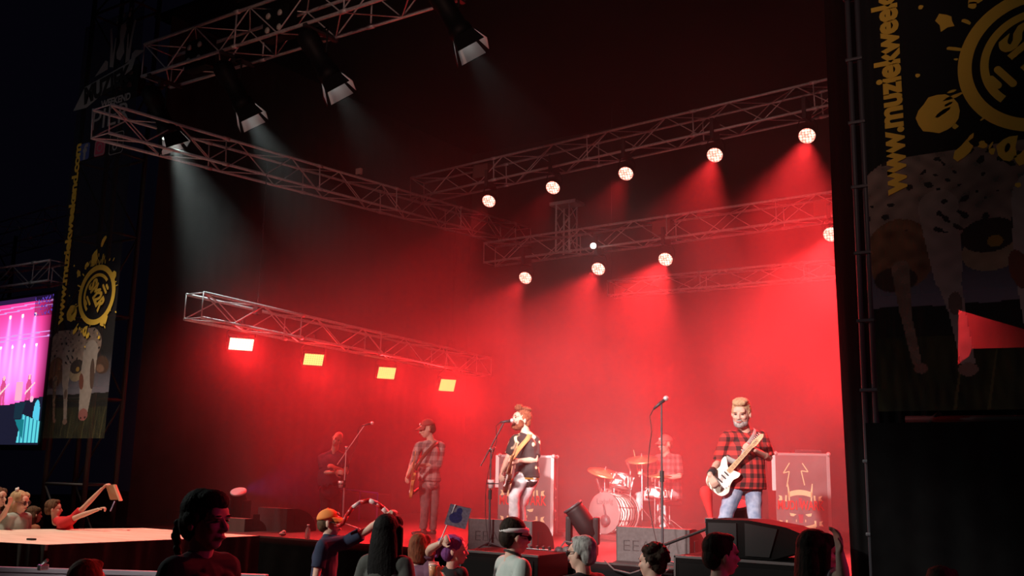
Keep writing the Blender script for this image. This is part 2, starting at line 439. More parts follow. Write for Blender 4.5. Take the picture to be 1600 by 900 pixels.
for i, (px, py) in enumerate(((821, 434), (935, 420), (1040, 405), (1299, 366))):
    par(px, py, 15.85, (B0, B1, 0.21), (0.12, -0.78, -0.6), (700, 1700, 7000, 4400)[i], 'round red lamp under the second rear truss, ' +
        ('leftmost in the row', 'just below the white lamp', 'with a bright smoky beam below it', 'half hidden by the black side curtain')[i], 44)
par(0, 0, 0, (B0, B1, 0.21), (-1.0, -5.3, -4.1), 4200, 'added red lamp at the right end of the second rear truss, behind the side curtain', 60, c=Vector((-2.6, 15.8, 5.6)))  # unseen lamp, added to brighten the haze at the right
par(0, 0, 0, (A0, A1, 0.22), (-1.6, -4.2, -5.2), 3200, 'added red lamp at the right end of the highest rear truss, behind the side curtain', 55, c=Vector((-3.0, 14.6, 6.7)))  # second unseen lamp added for the right-hand haze
# white lamp sitting in the second rear truss
c = on_y(927, 384, 15.7)
t = Thing('white_spotlight', 'small bright white lamp glowing inside the second rear truss', 'stage lamp', c)
d = Vector((0.45, -0.8, -0.3)).normalized(); F = Matrix.Translation(c) @ frame_from(-d).to_4x4()
bm = new_bm(); lathe(bm, [(0.075, 0), (0.08, 0.1), (0.05, 0.2)], F, 20); t.part('housing', bm, M_DARKMETAL, True)
bm = new_bm(); lathe(bm, [(0.055, -0.012), (0.055, -0.003)], F, 20); t.part('lens', bm, M_LEDWHITE)
bm = new_bm(); path(bm, [c - d * .08 + Vector((0, 0, .06)), c - d * .08 + Vector((0, 0, .3))], 0.012); t.part('clamp', bm, M_DARKMETAL)
light('white_spot_beam', 'SPOT', c + d * 0.05, c + d * 5, 18, (1, .9, .85), 0.04, 100, 0.9)
# strobe panels
def strobe(px, py, Y, k, w, h):
    c = at(px, py, 1) - CAM
    # the panels hang under the strobe truss: take the point of the sight line nearest the truss plane
    u = (Y - SA.y) / (SB.y - SA.y); X = SA.x + (SB.x - SA.x) * u
    p = on_y(px, py, Y)
    t = Thing('panel_light', ('rectangular red panel light, the biggest and nearest under the low truss', 'rectangular red panel light, second along the low truss',
        'rectangular red panel light, third along the low truss', 'rectangular red panel light, smallest at the far end of the low truss')[k], 'stage lamp', p, 'panel lights under the low truss')
    d = Vector((0.80, -0.46, -0.50)).normalized()
    x = Vector((0, 0, 1)).cross(-d).normalized(); y = (-d).cross(x)
    F = Matrix.Translation(p) @ frame_from(-d).to_4x4()
    bm = new_bm(); box(bm, (-w / 2 - .02, -h / 2 - .02, 0.004), (w / 2 + .02, h / 2 + .02, 0.12), F, 0.008); t.part('housing', bm, M_BLACKMETAL)
    bm = new_bm()
    for j in range(5): box(bm, (-w / 2 + .03 + j * (w - .06) / 4 - .006, -h / 2 + .02, 0.12), (-w / 2 + .03 + j * (w - .06) / 4 + .006, h / 2 - .02, 0.15), F)
    t.part('cooling_fins', bm, M_BLACKMETAL)
    bm = new_bm(); box(bm, (-w / 2, -h / 2, -0.006), (w / 2, h / 2, 0.004))
    ln = link_bm('led_face', bm, M_STROBEP if k == 0 else M_STROBE, t.o); ln.matrix_local = frame_from(-d).to_4x4()
    top = Vector((p.x - .05, p.y + .05, p.z + 0.30))
    bm = new_bm()
    for q in (-1, 1):
        e = F @ Vector((q * (w / 2 + .035), 0, .06)); path(bm, [e, e + Vector((0, 0, .16)), top + (e - (F @ Vector((0, 0, .06)))) * 0.5, top], 0.008)
    t.part('yoke', bm, M_BLACKMETAL)
    zc = SA.z + (SB.z - SA.z) * u + 0.02
    bm = new_bm(); box(bm, (top.x - .025, top.y - .025, top.z - .01), (top.x + .025, top.y + .025, max(top.z + .05, zc)), bev=0.004); t.part('clamp', bm, M_DARKMETAL)
    light('panel_light_beam', 'AREA', p + d * 0.02, p + d * 3, (85, 80, 85, 110)[k], (1.0, 0.014, 0.018), (w, h), 140)
strobe(377, 538, 10.25, 0, 0.36, 0.19)
strobe(490, 562, 11.9, 1, 0.32, 0.20)
strobe(604, 583, 13.75, 2, 0.32, 0.22)
strobe(699, 602, 15.45, 3, 0.31, 0.24)

# profile spotlights under the front truss
M_SPOTGLASS = mat('barndoor_lit_inside', (0.8, 0.82, 0.8), 0.4, emit=(0.9, 1.0, 0.95), es=1.0)
def profile(px, py, X, k):
    r_ = ray(px, py); c = CAM + r_ * (YF + .1) / r_.y
    tgt = ((-10.3, 12.6, 1.6), (-8.8, 12.4, 2.0), (-6.9, 11.0, 2.2), (-5.0, 11.0, 2.2))[k]
    d = (Vector(tgt) - c).normalized()
    ax = (Vector((0.25, 0.45, -1)).normalized(), Vector((0.45, 0.4, -1)).normalized(), Vector((0.5, 0.35, -1)).normalized(), Vector((0.5, 0.3, -1)).normalized())[k]
    d = ax
    t = Thing('profile_spotlight', ('black spotlight with the brightest white mouth, above the left end of the red lit truss', 'black spotlight with a white lit mouth, second along the front truss',
       'black spotlight with a white lit mouth, third along the front truss', 'black spotlight alone at the top centre, its mouth a thin white line')[k], 'stage lamp', c, 'spotlights under the front truss')
    F = Matrix.Translation(c) @ frame_from(-d).to_4x4()
    bm = new_bm(); lathe(bm, [(0.145, 0.02), (0.145, 0.16), (0.12, 0.18), (0.12, 0.50), (0.14, 0.53), (0.14, 0.72), (0.09, 0.78)], F, 20); t.part('barrel', bm, M_BLACKMETAL, True)
    bm = new_bm(); lathe(bm, [(0.115, 0.004), (0.115, 0.018)], F, 20); t.part('lens', bm, M_SPOTGLASS)
    for j in range(4):
        a = j * PI / 2
        R = F @ Matrix.Rotation(a, 4, 'Z')
        bm = new_bm()
        th = 0.36
        pts = [(-.12, .145, .02), (.12, .145, .02), (.17, .145 + .2 * math.sin(th), -.18), (-.17, .145 + .2 * math.sin(th), -.18)]
        vs = [bm.verts.new(R @ Vector(p)) for p in pts] + [bm.verts.new(R @ (Vector(p) + Vector((0, .006, .003)))) for p in pts]
        bm.faces.new(vs[:4]); bm.faces.new(vs[4:][::-1])
        for q in range(4): bm.faces.new((vs[q], vs[(q + 1) % 4], vs[4 + (q + 1) % 4], vs[4 + q]))
        bd_ = t.part('barn_door', bm, M_BLACKMETAL)
        bm = new_bm(); bm.faces.new([bm.verts.new(R @ (Vector(p) - Vector((0, .004, .002)))) for p in ((-.115, .144, .017), (.115, .144, .017), (.162, .144 + .19 * math.sin(th), -.172), (-.162, .144 + .19 * math.sin(th), -.172))])
        t.part('lining', bm, mat('lamplit_flap_lining', (0.6, 0.6, 0.6), 0.6, 0.0), parent=bd_, label='inner face of the flap, coloured pale as lamp lit')  # pale colour stands in for lamp light on the flap's inside
    cc = c - d * 0.42
    top = Vector((cc.x, cc.y, cc.z + .34)); s = Vector((1, 0, 0))
    bm = new_bm()
    for q in (-1, 1): path(bm, [cc + s * .15 * q, top + s * .15 * q, top], 0.012)
    t.part('yoke', bm, M_BLACKMETAL)
    bm = new_bm(); box(bm, top + Vector((-.03, -.03, -.02)), Vector((top.x + .03, top.y + .03, max(top.z + .05, zF - .26))), bev=.005); box(bm, (top.x - .03, min(YF - .29, top.y), zF - .30), (top.x + .03, YF + .29, zF - .26)); t.part('clamp', bm, M_DARKMETAL)
    light('profile_beam', 'SPOT', c + d * 0.02, c + d * 4, (420, 90, 20, 14)[k], (0.86, 1.0, 0.95), 0.05, 46, 0.9)
for k, (px, py, X) in enumerate(((266, 214, -11.3), (386, 174, -9.8), (521, 128, -8.3), (727, 62, -6.3))): profile(px, py, X, k)
# four-lamp blinders inside the front truss, seen from behind
for k, (px, py) in enumerate(((436, 38), (312, 86), (205, 128))):
    c = on_y(px, py, YF - 0.05)
    t = Thing('blinder_lamp', 'dark four-cell lamp box inside the front truss, ' + ('rightmost of three', 'middle of three', 'leftmost of three')[k], 'stage lamp', c, 'four-cell lamp boxes in the front truss')
    bm = new_bm(); box(bm, c + Vector((-.24, -.07, -.22)), c + Vector((.24, .09, .22)), bev=.02); t.part('housing', bm, M_BLACKMETAL)
    for ax in (-.11, .11):
        for az in (-.1, .1):
            q = c + Vector((ax, -.075, az)); bm = new_bm()
            lathe(bm, [(.03, 0), (.045, .03), (.02, .035)], Matrix.Translation(q) @ Matrix.Rotation(PI / 2, 4, 'X'), 14)
            t.part('lamp_cell', bm, mat('pale_lamp_back', (0.75, 0.78, 0.7), 0.35, 0.2), True)
# ------------------------------------------------------------------ people
def skinmat(name, col): return mat(name, col, 0.55, spec=0.35)
M_SKIN = skinmat('fair_skin', (0.62, 0.40, 0.31))
M_SKIN2 = skinmat('tanned_skin', (0.42, 0.25, 0.18))
def hairmat(name, lo, hi): return noise_tint(mat(name, lo, 0.75, spec=0.15), 60, lo, hi, stretch=(1, 1, 0.3), bump=0.3)
M_HAIR_DK = hairmat('dark_brown_hair', (0.012, 0.008, 0.006), (0.035, 0.022, 0.015))
M_HAIR_BR = hairmat('brown_hair', (0.06, 0.035, 0.02), (0.14, 0.085, 0.05))
M_HAIR_BL = hairmat('blond_hair', (0.35, 0.24, 0.13), (0.55, 0.40, 0.24))
M_HAIR_GR = hairmat('grey_hair', (0.16, 0.16, 0.15), (0.45, 0.45, 0.43))
M_HAIR_RD = hairmat('reddish_brown_hair', (0.12, 0.035, 0.02), (0.26, 0.09, 0.045))
M_HAIR_PU = hairmat('purple_dyed_hair', (0.10, 0.03, 0.14), (0.22, 0.08, 0.26))
M_EYE = mat('dark_eye', (0.03, 0.02, 0.02), 0.3)
M_LIP = mat('lips', (0.42, 0.16, 0.14), 0.5)
def melt(name, bm, m, parent, voxel=0.008, smooth=4, fac=0.5, ruffle=0.0, rfreq=60.0):
    """joins overlapping shapes into one continuous surface"""
    me = bpy.data.meshes.new(name); bmesh.ops.recalc_face_normals(bm, faces=bm.faces); bm.to_mesh(me); bm.free()
    t = bpy.data.objects.new(name, me)
    r = t.modifiers.new('r', 'REMESH'); r.mode = 'VOXEL'; r.voxel_size = voxel; r.use_smooth_shade = True
    if smooth:
        q = t.modifiers.new('s', 'SMOOTH'); q.factor = fac; q.iterations = smooth
    ne = evaluated(t)
    bpy.data.objects.remove(t); bpy.data.meshes.remove(me)
    ne.name = name
    k = len(ne.vertices)
    if ruffle and k:
        co = np.empty(k * 3); no = np.empty(k * 3); ne.vertices.foreach_get('co', co); ne.vertices.foreach_get('normal', no)
        c = co.reshape(-1, 3); n_ = no.reshape(-1, 3)
        w = np.sin(c[:, 0] * rfreq + 2 * np.sin(c[:, 2] * rfreq * .7)) * np.sin(c[:, 1] * rfreq * 1.1 + 1.3) + 0.6 * np.sin(c[:, 2] * rfreq * 1.7 + c[:, 0] * rfreq)
        c = c + n_ * (w * ruffle)[:, None]; ne.vertices.foreach_set('co', c.reshape(-1))
    ne.materials.clear(); ne.materials.append(m)
    ne.polygons.foreach_set('use_smooth', [True] * len(ne.polygons))
    o = bpy.data.objects.new(name, ne); COL.objects.link(o); o.parent = parent
    return o
def cap(bm, a, b, ra, rb=None):
    rb = ra if rb is None else rb
    tube(bm, a, b, ra, rb, seg=14); ball(bm, a, ra, 14, 10); ball(bm, b, rb, 14, 10)
def eloop(bm, rings, seg=20):
    """closed solid through elliptical rings (centre, rx, ry)"""
    R = []
    for c, rx, ry in rings:
        c = Vector(c); R.append([bm.verts.new(c + Vector((rx * math.cos(2 * PI * i / seg), ry * math.sin(2 * PI * i / seg), 0))) for i in range(seg)])
    for A, B in zip(R, R[1:]):
        for i in range(seg): bm.faces.new((A[i], A[(i + 1) % seg], B[(i + 1) % seg], B[i]))
    bm.faces.new(R[0][::-1]); bm.faces.new(R[-1])
def hand(bm, w, d, n, hd=1, curl=0.6, k=1.0, spread=0.06, point=False, thumb=0.7):
    """wrist point, direction to the fingers, direction the palm faces, +1 left hand / -1 right hand"""
    d = Vector(d).normalized(); n = Vector(n); n = (n - d * n.dot(d)).normalized(); s = d.cross(n) * hd   # towards the thumb
    w = Vector(w)
    for i in range(4):
        o = (1.5 - i) * 0.020 * k
        cap(bm, w + d * .012 * k + s * o * .55, w + d * .082 * k + s * o, .0135 * k, .0118 * k)
        L = (.072, .082, .076, .058)[i] * k; c = curl * (1.0 + 0.06 * i)
        if point and i == 0: c = 0.1
        p = w + d * .085 * k + s * o; dirn = d + s * (1.5 - i) * spread; dirn.normalize(); ang = 0
        for j, f in enumerate((.42, .32, .26)):
            ang += c * (.8, 1.0, .8)[j]
            v = dirn * math.cos(ang) + n * math.sin(ang)
            q = p + v * L * f; cap(bm, p, q, (.0098 - .0008 * j) * k, (.0092 - .001 * j) * k); p = q
    p = w + d * .022 * k + s * .026 * k + n * .006
    v = (d * .62 + s * .75 + n * .25 * thumb).normalized(); q = p + v * .04 * k; cap(bm, p, q, .0135 * k, .0115 * k)
    v = (d * .85 + s * .3 + n * .5 * thumb).normalized(); r = q + v * .034 * k; cap(bm, q, r, .0112 * k, .0095 * k)
    v = (d * .8 + n * .6 * thumb).normalized(); cap(bm, r, r + v * .025 * k, .0095 * k, .0085 * k)
def xf(bm, M, fn):
    b2 = new_bm(); fn(b2); b2.transform(M)
    me = bpy.data.meshes.new('t'); b2.to_mesh(me); b2.free(); bm.from_mesh(me); bpy.data.meshes.remove(me)
def head_shapes(bm, jaw=1.0, beardy=False):
    ellip(bm, (0, .018, .035), (.074, .094, .085))
    ellip(bm, (0, -.022, -.03), (.061 * jaw, .066, .082))
    ellip(bm, (0, -.045, -.082), (.036 * jaw, .036, .030))
    ellip(bm, (0, -.062, .035), (.055, .026, .038))
    for s in (-1, 1):
        ellip(bm, (s * .036, -.062, -.022), (.024, .024, .022))
        ellip(bm, (s * .030, -.080, .022), (.024, .012, .009))
        ellip(bm, (s * .077, .012, -.012), (.010, .020, .031), Matrix.Rotation(s * .25, 3, 'Z'))
        ellip(bm, (s * .011, -.094, -.030), (.010, .012, .009))
    cap(bm, (0, -.082, .014), (0, -.106, -.026), .0085, .0125)
    ellip(bm, (0, -.080, -.058), (.026, .016, .018))
def hair_shapes(bm, style):
    if style in ('short', 'quiff', 'crop', 'curly', 'flat'):
        ellip(bm, (0, .026, .048), (.080, .097, .084)); ellip(bm, (0, .062, -.01), (.068, .058, .075))
        for s in (-1, 1): ellip(bm, (s * .070, .018, .022), (.014, .038, .040))
        if style == 'quiff':
            ellip(bm, (0, -.035, .118), (.062, .055, .030), Matrix.Rotation(.25, 3, 'X')); ellip(bm, (.01, .03, .125), (.068, .07, .026))
            for i in range(7): ellip(bm, (-.05 + i * .017, -.06 + .012 * (i % 2), .128 + .008 * (i % 3)), (.014, .022, .018))
        if style == 'flat':
            ellip(bm, (0, .0, .105), (.070, .082, .034)); ellip(bm, (0, -.055, .098), (.060, .03, .030))
        if style == 'short': ellip(bm, (0, -.022, .098), (.062, .052, .028))
        if style == 'curly':
            rs = random.Random(3)
            for i in range(70):
                th = rs.uniform(0, 2 * PI); ph = rs.uniform(-.25, 1.5)
                v = Vector((math.cos(th) * math.cos(ph), math.sin(th) * math.cos(ph), math.sin(ph)))
                if v.y < -.45 and v.z < .5: continue
                ellip(bm, Vector((0, .028, .045)) + Vector((v.x * .088, v.y * .1, v.z * .092)), (.024, .024, .024), u=8, v=6)
    elif style == 'undercap':
        ellip(bm, (0, .045, .0), (.076, .078, .075)); ellip(bm, (0, .062, -.02), (.066, .058, .062))
    elif style in ('long', 'braid', 'bob', 'tied'):
        ellip(bm, (0, .026, .044), (.083, .098, .088)); ellip(bm, (0, .05, -.01), (.079, .07, .085))
        if style == 'braid':
            ellip(bm, (0, -.015, .078), (.070, .078, .052))
            for s in (-1, 1): ellip(bm, (s * .074, .018, .006), (.018, .040, .034))
        else:
          for s in (-1, 1): ellip(bm, (s * .054, -.018, .070), (.026, .050, .045), Matrix.Rotation(s * .3, 3, 'Z'))
        if style == 'long':
            eloop(bm, [((0, .075, -.34), .075, .025), ((0, .07, -.26), .10, .045), ((0, .06, -.15), .102, .062), ((0, .05, -.05), .094, .075), ((0, .045, .03), .082, .075)])
            for s in (-1, 1): cap(bm, (s * .075, -.005, .03), (s * .085, .0, -.16), .030, .024)
        if style == 'bob':
            eloop(bm, [((0, .04, -.13), .088, .062), ((0, .04, -.03), .094, .078), ((0, .04, .03), .085, .08)])
        if style == 'braid':
            for i in range(10): ellip(bm, (-.02 + .008 * (i % 2), .125 + .010 * math.sin(i), -.02 - .026 * i), (.022 - .001 * i, .022 - .001 * i, .018))
        if style == 'tied':
            ellip(bm, (0, .11, .07), (.036, .036, .034)); cap(bm, (0, .12, .06), (0, .15, -.05), .026, .016)
class Person: pass
def person(label, loc, rz, H=1.8, J=None, look=(0, 0, 0), skin=None, hair=('short', None), top=None, pants=None, shoes=None,
           hands=None, wide=1.0, belly=0.0, lean=(0, 0), voxel=0.009, group=None, jaw=1.0, sleeve=0.75, hem=0.86, legs=True, beard=None, eyes=True, bust=0.0, top_extra=None, headscale=1.0):
    k = H / 1.8
    skin = skin or M_SKIN
    D = dict(pel=(0, 0, .95), waist=(0, .005, 1.12), chest=(0, 0, 1.33), neck=(0, .015, 1.50), head=(0, -.015, 1.672),
             shL=(.178, 0, 1.45), elL=(.25, .03, 1.17), wrL=(.27, -.08, .93), shR=(-.178, 0, 1.45), elR=(-.25, .03, 1.17), wrR=(-.27, -.08, .93),
             hipL=(.095, 0, .93), knL=(.11, -.02, .50), anL=(.12, .03, .10), hipR=(-.095, 0, .93), knR=(-.11, -.02, .50), anR=(-.12, .03, .10))
    for a in ('waist', 'chest', 'neck', 'head', 'shL', 'shR'):
        x, y, z = D[a]; D[a] = (x * (wide if a.startswith('sh') else 1) + lean[0] * (z - .95), y + lean[1] * (z - .95), z)
    if J: D.update(J)
    P = {a: Vector(v) * k for a, v in D.items()}
    T = Thing('person', label, 'person', loc, group, rz)
    W = wide
    def torso(bm, e, neck=True):
        up = (P['neck'] - P['pel']).normalized()
        R = Vector((0, 0, 1)).rotation_difference(up).to_matrix()
        ellip(bm, P['pel'] + Vector((0, 0, .0)), ((.155 * W + e) * k, (.115 + belly * .5 + e) * k, (.13 + e) * k), R)
        ellip(bm, P['waist'] + Vector((0, -belly * .6, 0)) * k, ((.145 * W + belly * .5 + e) * k, (.105 + belly + e) * k, (.15 + e) * k), R)
        ellip(bm, P['chest'], ((.168 * W + e) * k, (.115 + belly * .4 + e) * k, (.17 + e) * k), R)
        for s in (-1, 1): ellip(bm, P['chest'] + Vector((s * .07, -.045 - bust * .5, .02)) * k, ((.08 + e) * k, (.05 + bust + e) * k, (.085 + e) * k))
        cap(bm, P['shL'] * .85 + P['neck'] * .15 - Vector((0, 0, .01)), P['shR'] * .85 + P['neck'] * .15 - Vector((0, 0, .01)), (.062 + e) * k)
        for s in ('shL', 'shR'): cap(bm, P[s] - Vector((0, 0, .012)), P['neck'] - Vector((0, 0, .005)), (.050 + e) * k, (.052 + e * .5) * k)
    bm = new_bm()
    torso(bm, 0)
    hv = (P['head'] - P['neck'])
    cap(bm, P['neck'] - Vector((0, 0, .03)), P['neck'] + hv * .62, .060 * k * (.5 + .5 * W), .056 * k)
    yaw, nod, tilt = look
    HM = Matrix.Translation(P['head']) @ Matrix.Rotation(yaw, 4, 'Z') @ Matrix.Rotation(nod, 4, 'X') @ Matrix.Rotation(tilt, 4, 'Y') @ Matrix.Scale(k * headscale, 4)
    xf(bm, HM, lambda b: head_shapes(b, jaw))
    for s in ('L', 'R'):
        cap(bm, P['sh' + s], P['el' + s], .050 * k * (.4 + .6 * W), .038 * k * (.6 + .4 * W))
        m_ = P['el' + s].lerp(P['wr' + s], .3); cap(bm, P['el' + s], m_, .038 * k, .040 * k * (.6 + .4 * W)); cap(bm, m_, P['wr' + s], .039 * k, .026 * k)
        cap(bm, P['hip' + s], P['kn' + s], .080 * k, .050 * k); cap(bm, P['kn' + s], P['an' + s], .050 * k, .036 * k)
        hd = 1 if s == 'L' else -1
        hp = (hands or {}).get(s, {})
        fd = (P['wr' + s] - P['el' + s]).normalized()
        hand(bm, P['wr' + s], hp.get('d', fd), hp.get('n', Vector((-hd, 0, -.2))), hd, hp.get('curl', .35), k * 1.06, hp.get('spread', .06), hp.get('point', False))
    body = melt('body', bm, skin, T.o, voxel, 3)
    # hair, eyes, mouth
    WM = T.M @ HM
    st, hm = hair
    if st != 'none':
        bm = new_bm(); xf(bm, HM, lambda b: hair_shapes(b, st))
        melt('hair', bm, hm or M_HAIR_DK, T.o, .007, 2, ruffle=(.0030 if st in ('curly', 'quiff', 'flat') else .0008) * k, rfreq=190)
    if eyes:
        for s in (-1, 1):
            bm = new_bm(); ellip(bm, (s * .029, -.0835, .006), (.0125, .006, .0055), u=10, v=8); bm.transform(HM); link_bm('eye', bm, M_EYE, T.o, True)
            bm = new_bm(); ellip(bm, (s * .031, -.0905, .026), (.017, .005, .0035), u=10, v=6); bm.transform(HM); link_bm('eyebrow', bm, hm or M_HAIR_DK, T.o, True)
        bm = new_bm(); ellip(bm, (0, -.0945, -.060), (.021, .006, .007), u=10, v=8); bm.transform(HM); link_bm('mouth', bm, M_LIP, T.o, True)
    if beard:
        bm = new_bm()
        def bs(b):
            ellip(b, (0, -.034, -.082), (.056 * jaw, .060, .040)); ellip(b, (0, -.060, -.095), (.036, .034, .028))
            for s in (-1, 1): ellip(b, (s * .052, -.018, -.045), (.016, .036, .042))
            ellip(b, (0, -.093, -.046), (.030, .010, .008))
        xf(bm, HM, bs); melt('beard', bm, beard, T.o, .007, 1, ruffle=.002)
    # clothing
    if top:
        e = .014
        bm = new_bm(); torso(bm, e)
        hz = hem; pz = P['pel']
        eloop(bm, [((pz.x, pz.y, hz * k), (.188 * W + belly * .3) * k, (.140 + belly * .6) * k), ((pz.x, pz.y - belly * .3 * k, pz.z + .03 * k), (.182 * W + belly * .4) * k, (.136 + belly) * k),
                   (tuple(P['waist'] - Vector((0, belly * .5 * k, 0))), (.168 * W + belly * .5) * k, (.126 + belly) * k), (tuple(P['chest']), (.178 * W) * k, (.128 + belly * .4) * k)]) if hz < .95 else None
        for s in ('L', 'R'):
            if sleeve <= 0: continue
            a, b_, c = P['sh' + s], P['el' + s], P['wr' + s]
            if sleeve <= 1: tube(bm, a, a.lerp(b_, sleeve), .067 * k * (.4 + .6 * W), .066 * k * (.4 + .6 * W), seg=16); ball(bm, a, .066 * k * (.4 + .6 * W))
            else:
                tube(bm, a, b_, .064 * k * (.4 + .6 * W), .052 * k, seg=16); ball(bm, a, .064 * k); ball(bm, b_, .052 * k); tube(bm, b_, b_.lerp(c, sleeve - 1), .052 * k, .044 * k, seg=16)
        melt('shirt', bm, top, T.o, voxel, 2, ruffle=.0022, rfreq=26)
    if pants:
        bm = new_bm(); e = .012
        ellip(bm, P['pel'], ((.158 * W + e) * k, (.118 + belly * .4 + e) * k, .13 * k))
        for s in ('L', 'R'):
            a, b_, c = P['hip' + s], P['kn' + s], P['an' + s]
            ball(bm, a, .094 * k * (.4 + .6 * W)); tube(bm, a, b_, .094 * k * (.4 + .6 * W), .068 * k, seg=16); ball(bm, b_, .068 * k); tube(bm, b_, c, .068 * k, .058 * k, seg=16)
        melt('trousers', bm, pants, T.o, voxel, 2, ruffle=.003, rfreq=34)
    if shoes:
        for s in ('L', 'R'):
            a = P['an' + s]; bm = new_bm()
            ellip(bm, a + Vector((0, .01, -.045)) * k, (.042 * k, .055 * k, .05 * k)); ellip(bm, a + Vector((0, -.09, -.062)) * k, (.045 * k, .10 * k, .035 * k))
            box(bm, a + Vector((-.04, -.17, -.1)) * k, a + Vector((.04, .055, -.078)) * k)
            melt('shoe', bm, shoes, T.o, .009, 2)
    R = Person(); R.T = T; R.HM = HM; R.P = P; R.k = k; R.o = T.o
    R.w = lambda v: T.M @ (v if isinstance(v, Vector) else P[v])
    return R
def wear(R, name, fn, m, smooth=True, label=None, voxel=0):
    """adds a piece worn on the head, drawn in the head's own frame"""
    bm = new_bm(); xf(bm, R.HM, fn)
    o = melt(name, bm, m, R.o, voxel, 1) if voxel else link_bm(name, bm, m, R.o, smooth)
    if label: o['label'] = label
    return o
def baseball_cap(R, m, back=False, badge=None):
    def fn(b):
        prof = [(.088 * math.cos(a), .086 * math.sin(a)) for a in [i * PI / 2 / 8 for i in range(8)]] + [(.004, .088)]
        lathe(b, prof, Matrix.Translation((0, .022, .040)) @ Matrix.Rotation(-.10, 4, 'X') @ Matrix.Diagonal((.98, 1.18, 1.04, 1)), 24)
        ellip(b, (0, .022, .133), (.009, .009, .005), u=8, v=6)
    def brim(b):
        def S(u, v):
            a = -1.15 + 2.3 * u; r = .085 + v * .075 * math.cos(a * .95)
            x = math.sin(a) * (.085 + .0 * v); y = -.02 - math.cos(a) * (.075 + .085 * v)
            return Vector((x, y + .022 - .0, .048 - .9 * x * x * 4 * (.3 + v) - .028 * v + .004))
        grid_sheet(b, S, 14, 5)
        g = bmesh.ops.extrude_face_region(b, geom=b.faces[:]); bmesh.ops.translate(b, verts=[x for x in g['geom'] if isinstance(x, bmesh.types.BMVert)], vec=(0, 0, .004))
    c = wear(R, 'cap', fn, m)
    b_ = wear(R, 'brim', brim, m); b_.parent = c
    if badge:
        q = wear(R, 'badge', lambda b: ellip(b, (0, -.078, .082), (.024, .006, .017), Matrix.Rotation(-.5, 3, 'X')), badge); q.parent = c
    return c
# ------------------------------------------------------------------ instruments
M_WOOD_MAPLE = noise_tint(mat('maple_neck', (0.62, 0.40, 0.20), 0.35), 12, (0.50, 0.30, 0.14), (0.68, 0.45, 0.24), stretch=(1, 8, 8))
M_WOOD_DARK = mat('rosewood', (0.08, 0.035, 0.02), 0.4)
M_GUITAR_W = mat('cream_guitar_body', (0.85, 0.80, 0.66), 0.25)
M_GUITAR_T = mat('honey_guitar_body', (0.62, 0.30, 0.10), 0.25)
M_GUITAR_D = mat('dark_guitar_body', (0.10, 0.03, 0.02), 0.25)
M_GUARD_B = mat('black_pickguard', (0.02, 0.02, 0.02), 0.3)
M_GUARD_W = mat('white_pickguard', (0.85, 0.84, 0.80), 0.3)
def smooth_outline(pts, n=6):
    out = []; k = len(pts)
    for i in range(k):
        p0, p1, p2, p3 = (Vector((*pts[(i + j - 1) % k], 0)) for j in range(4))
        for a in range(n):
            t = a / n
            v = 0.5 * ((2 * p1) + (-p0 + p2) * t + (2 * p0 - 5 * p1 + 4 * p2 - p3) * t * t + (-p0 + 3 * p1 - 3 * p2 + p3) * t ** 3)
            out.append((v.x, v.y))
    return out
STRAT = [(-.20, 0), (-.18, .11), (-.09, .155), (.0, .125), (.07, .115), (.14, .15), (.20, .145), (.17, .09), (.13, .045), (.14, -.02), (.16, -.07), (.17, -.115), (.12, -.125), (.06, -.105), (-.01, -.12), (-.09, -.16), (-.18, -.12)]
TELE = [(-.20, 0), (-.18, .11), (-.09, .155), (.0, .13), (.07, .125), (.13, .13), (.15, .08), (.13, .04), (.10, -.03), (.15, -.055), (.19, -.10), (.13, -.135), (.05, -.12), (-.02, -.125), (-.09, -.16), (-.18, -.12)]
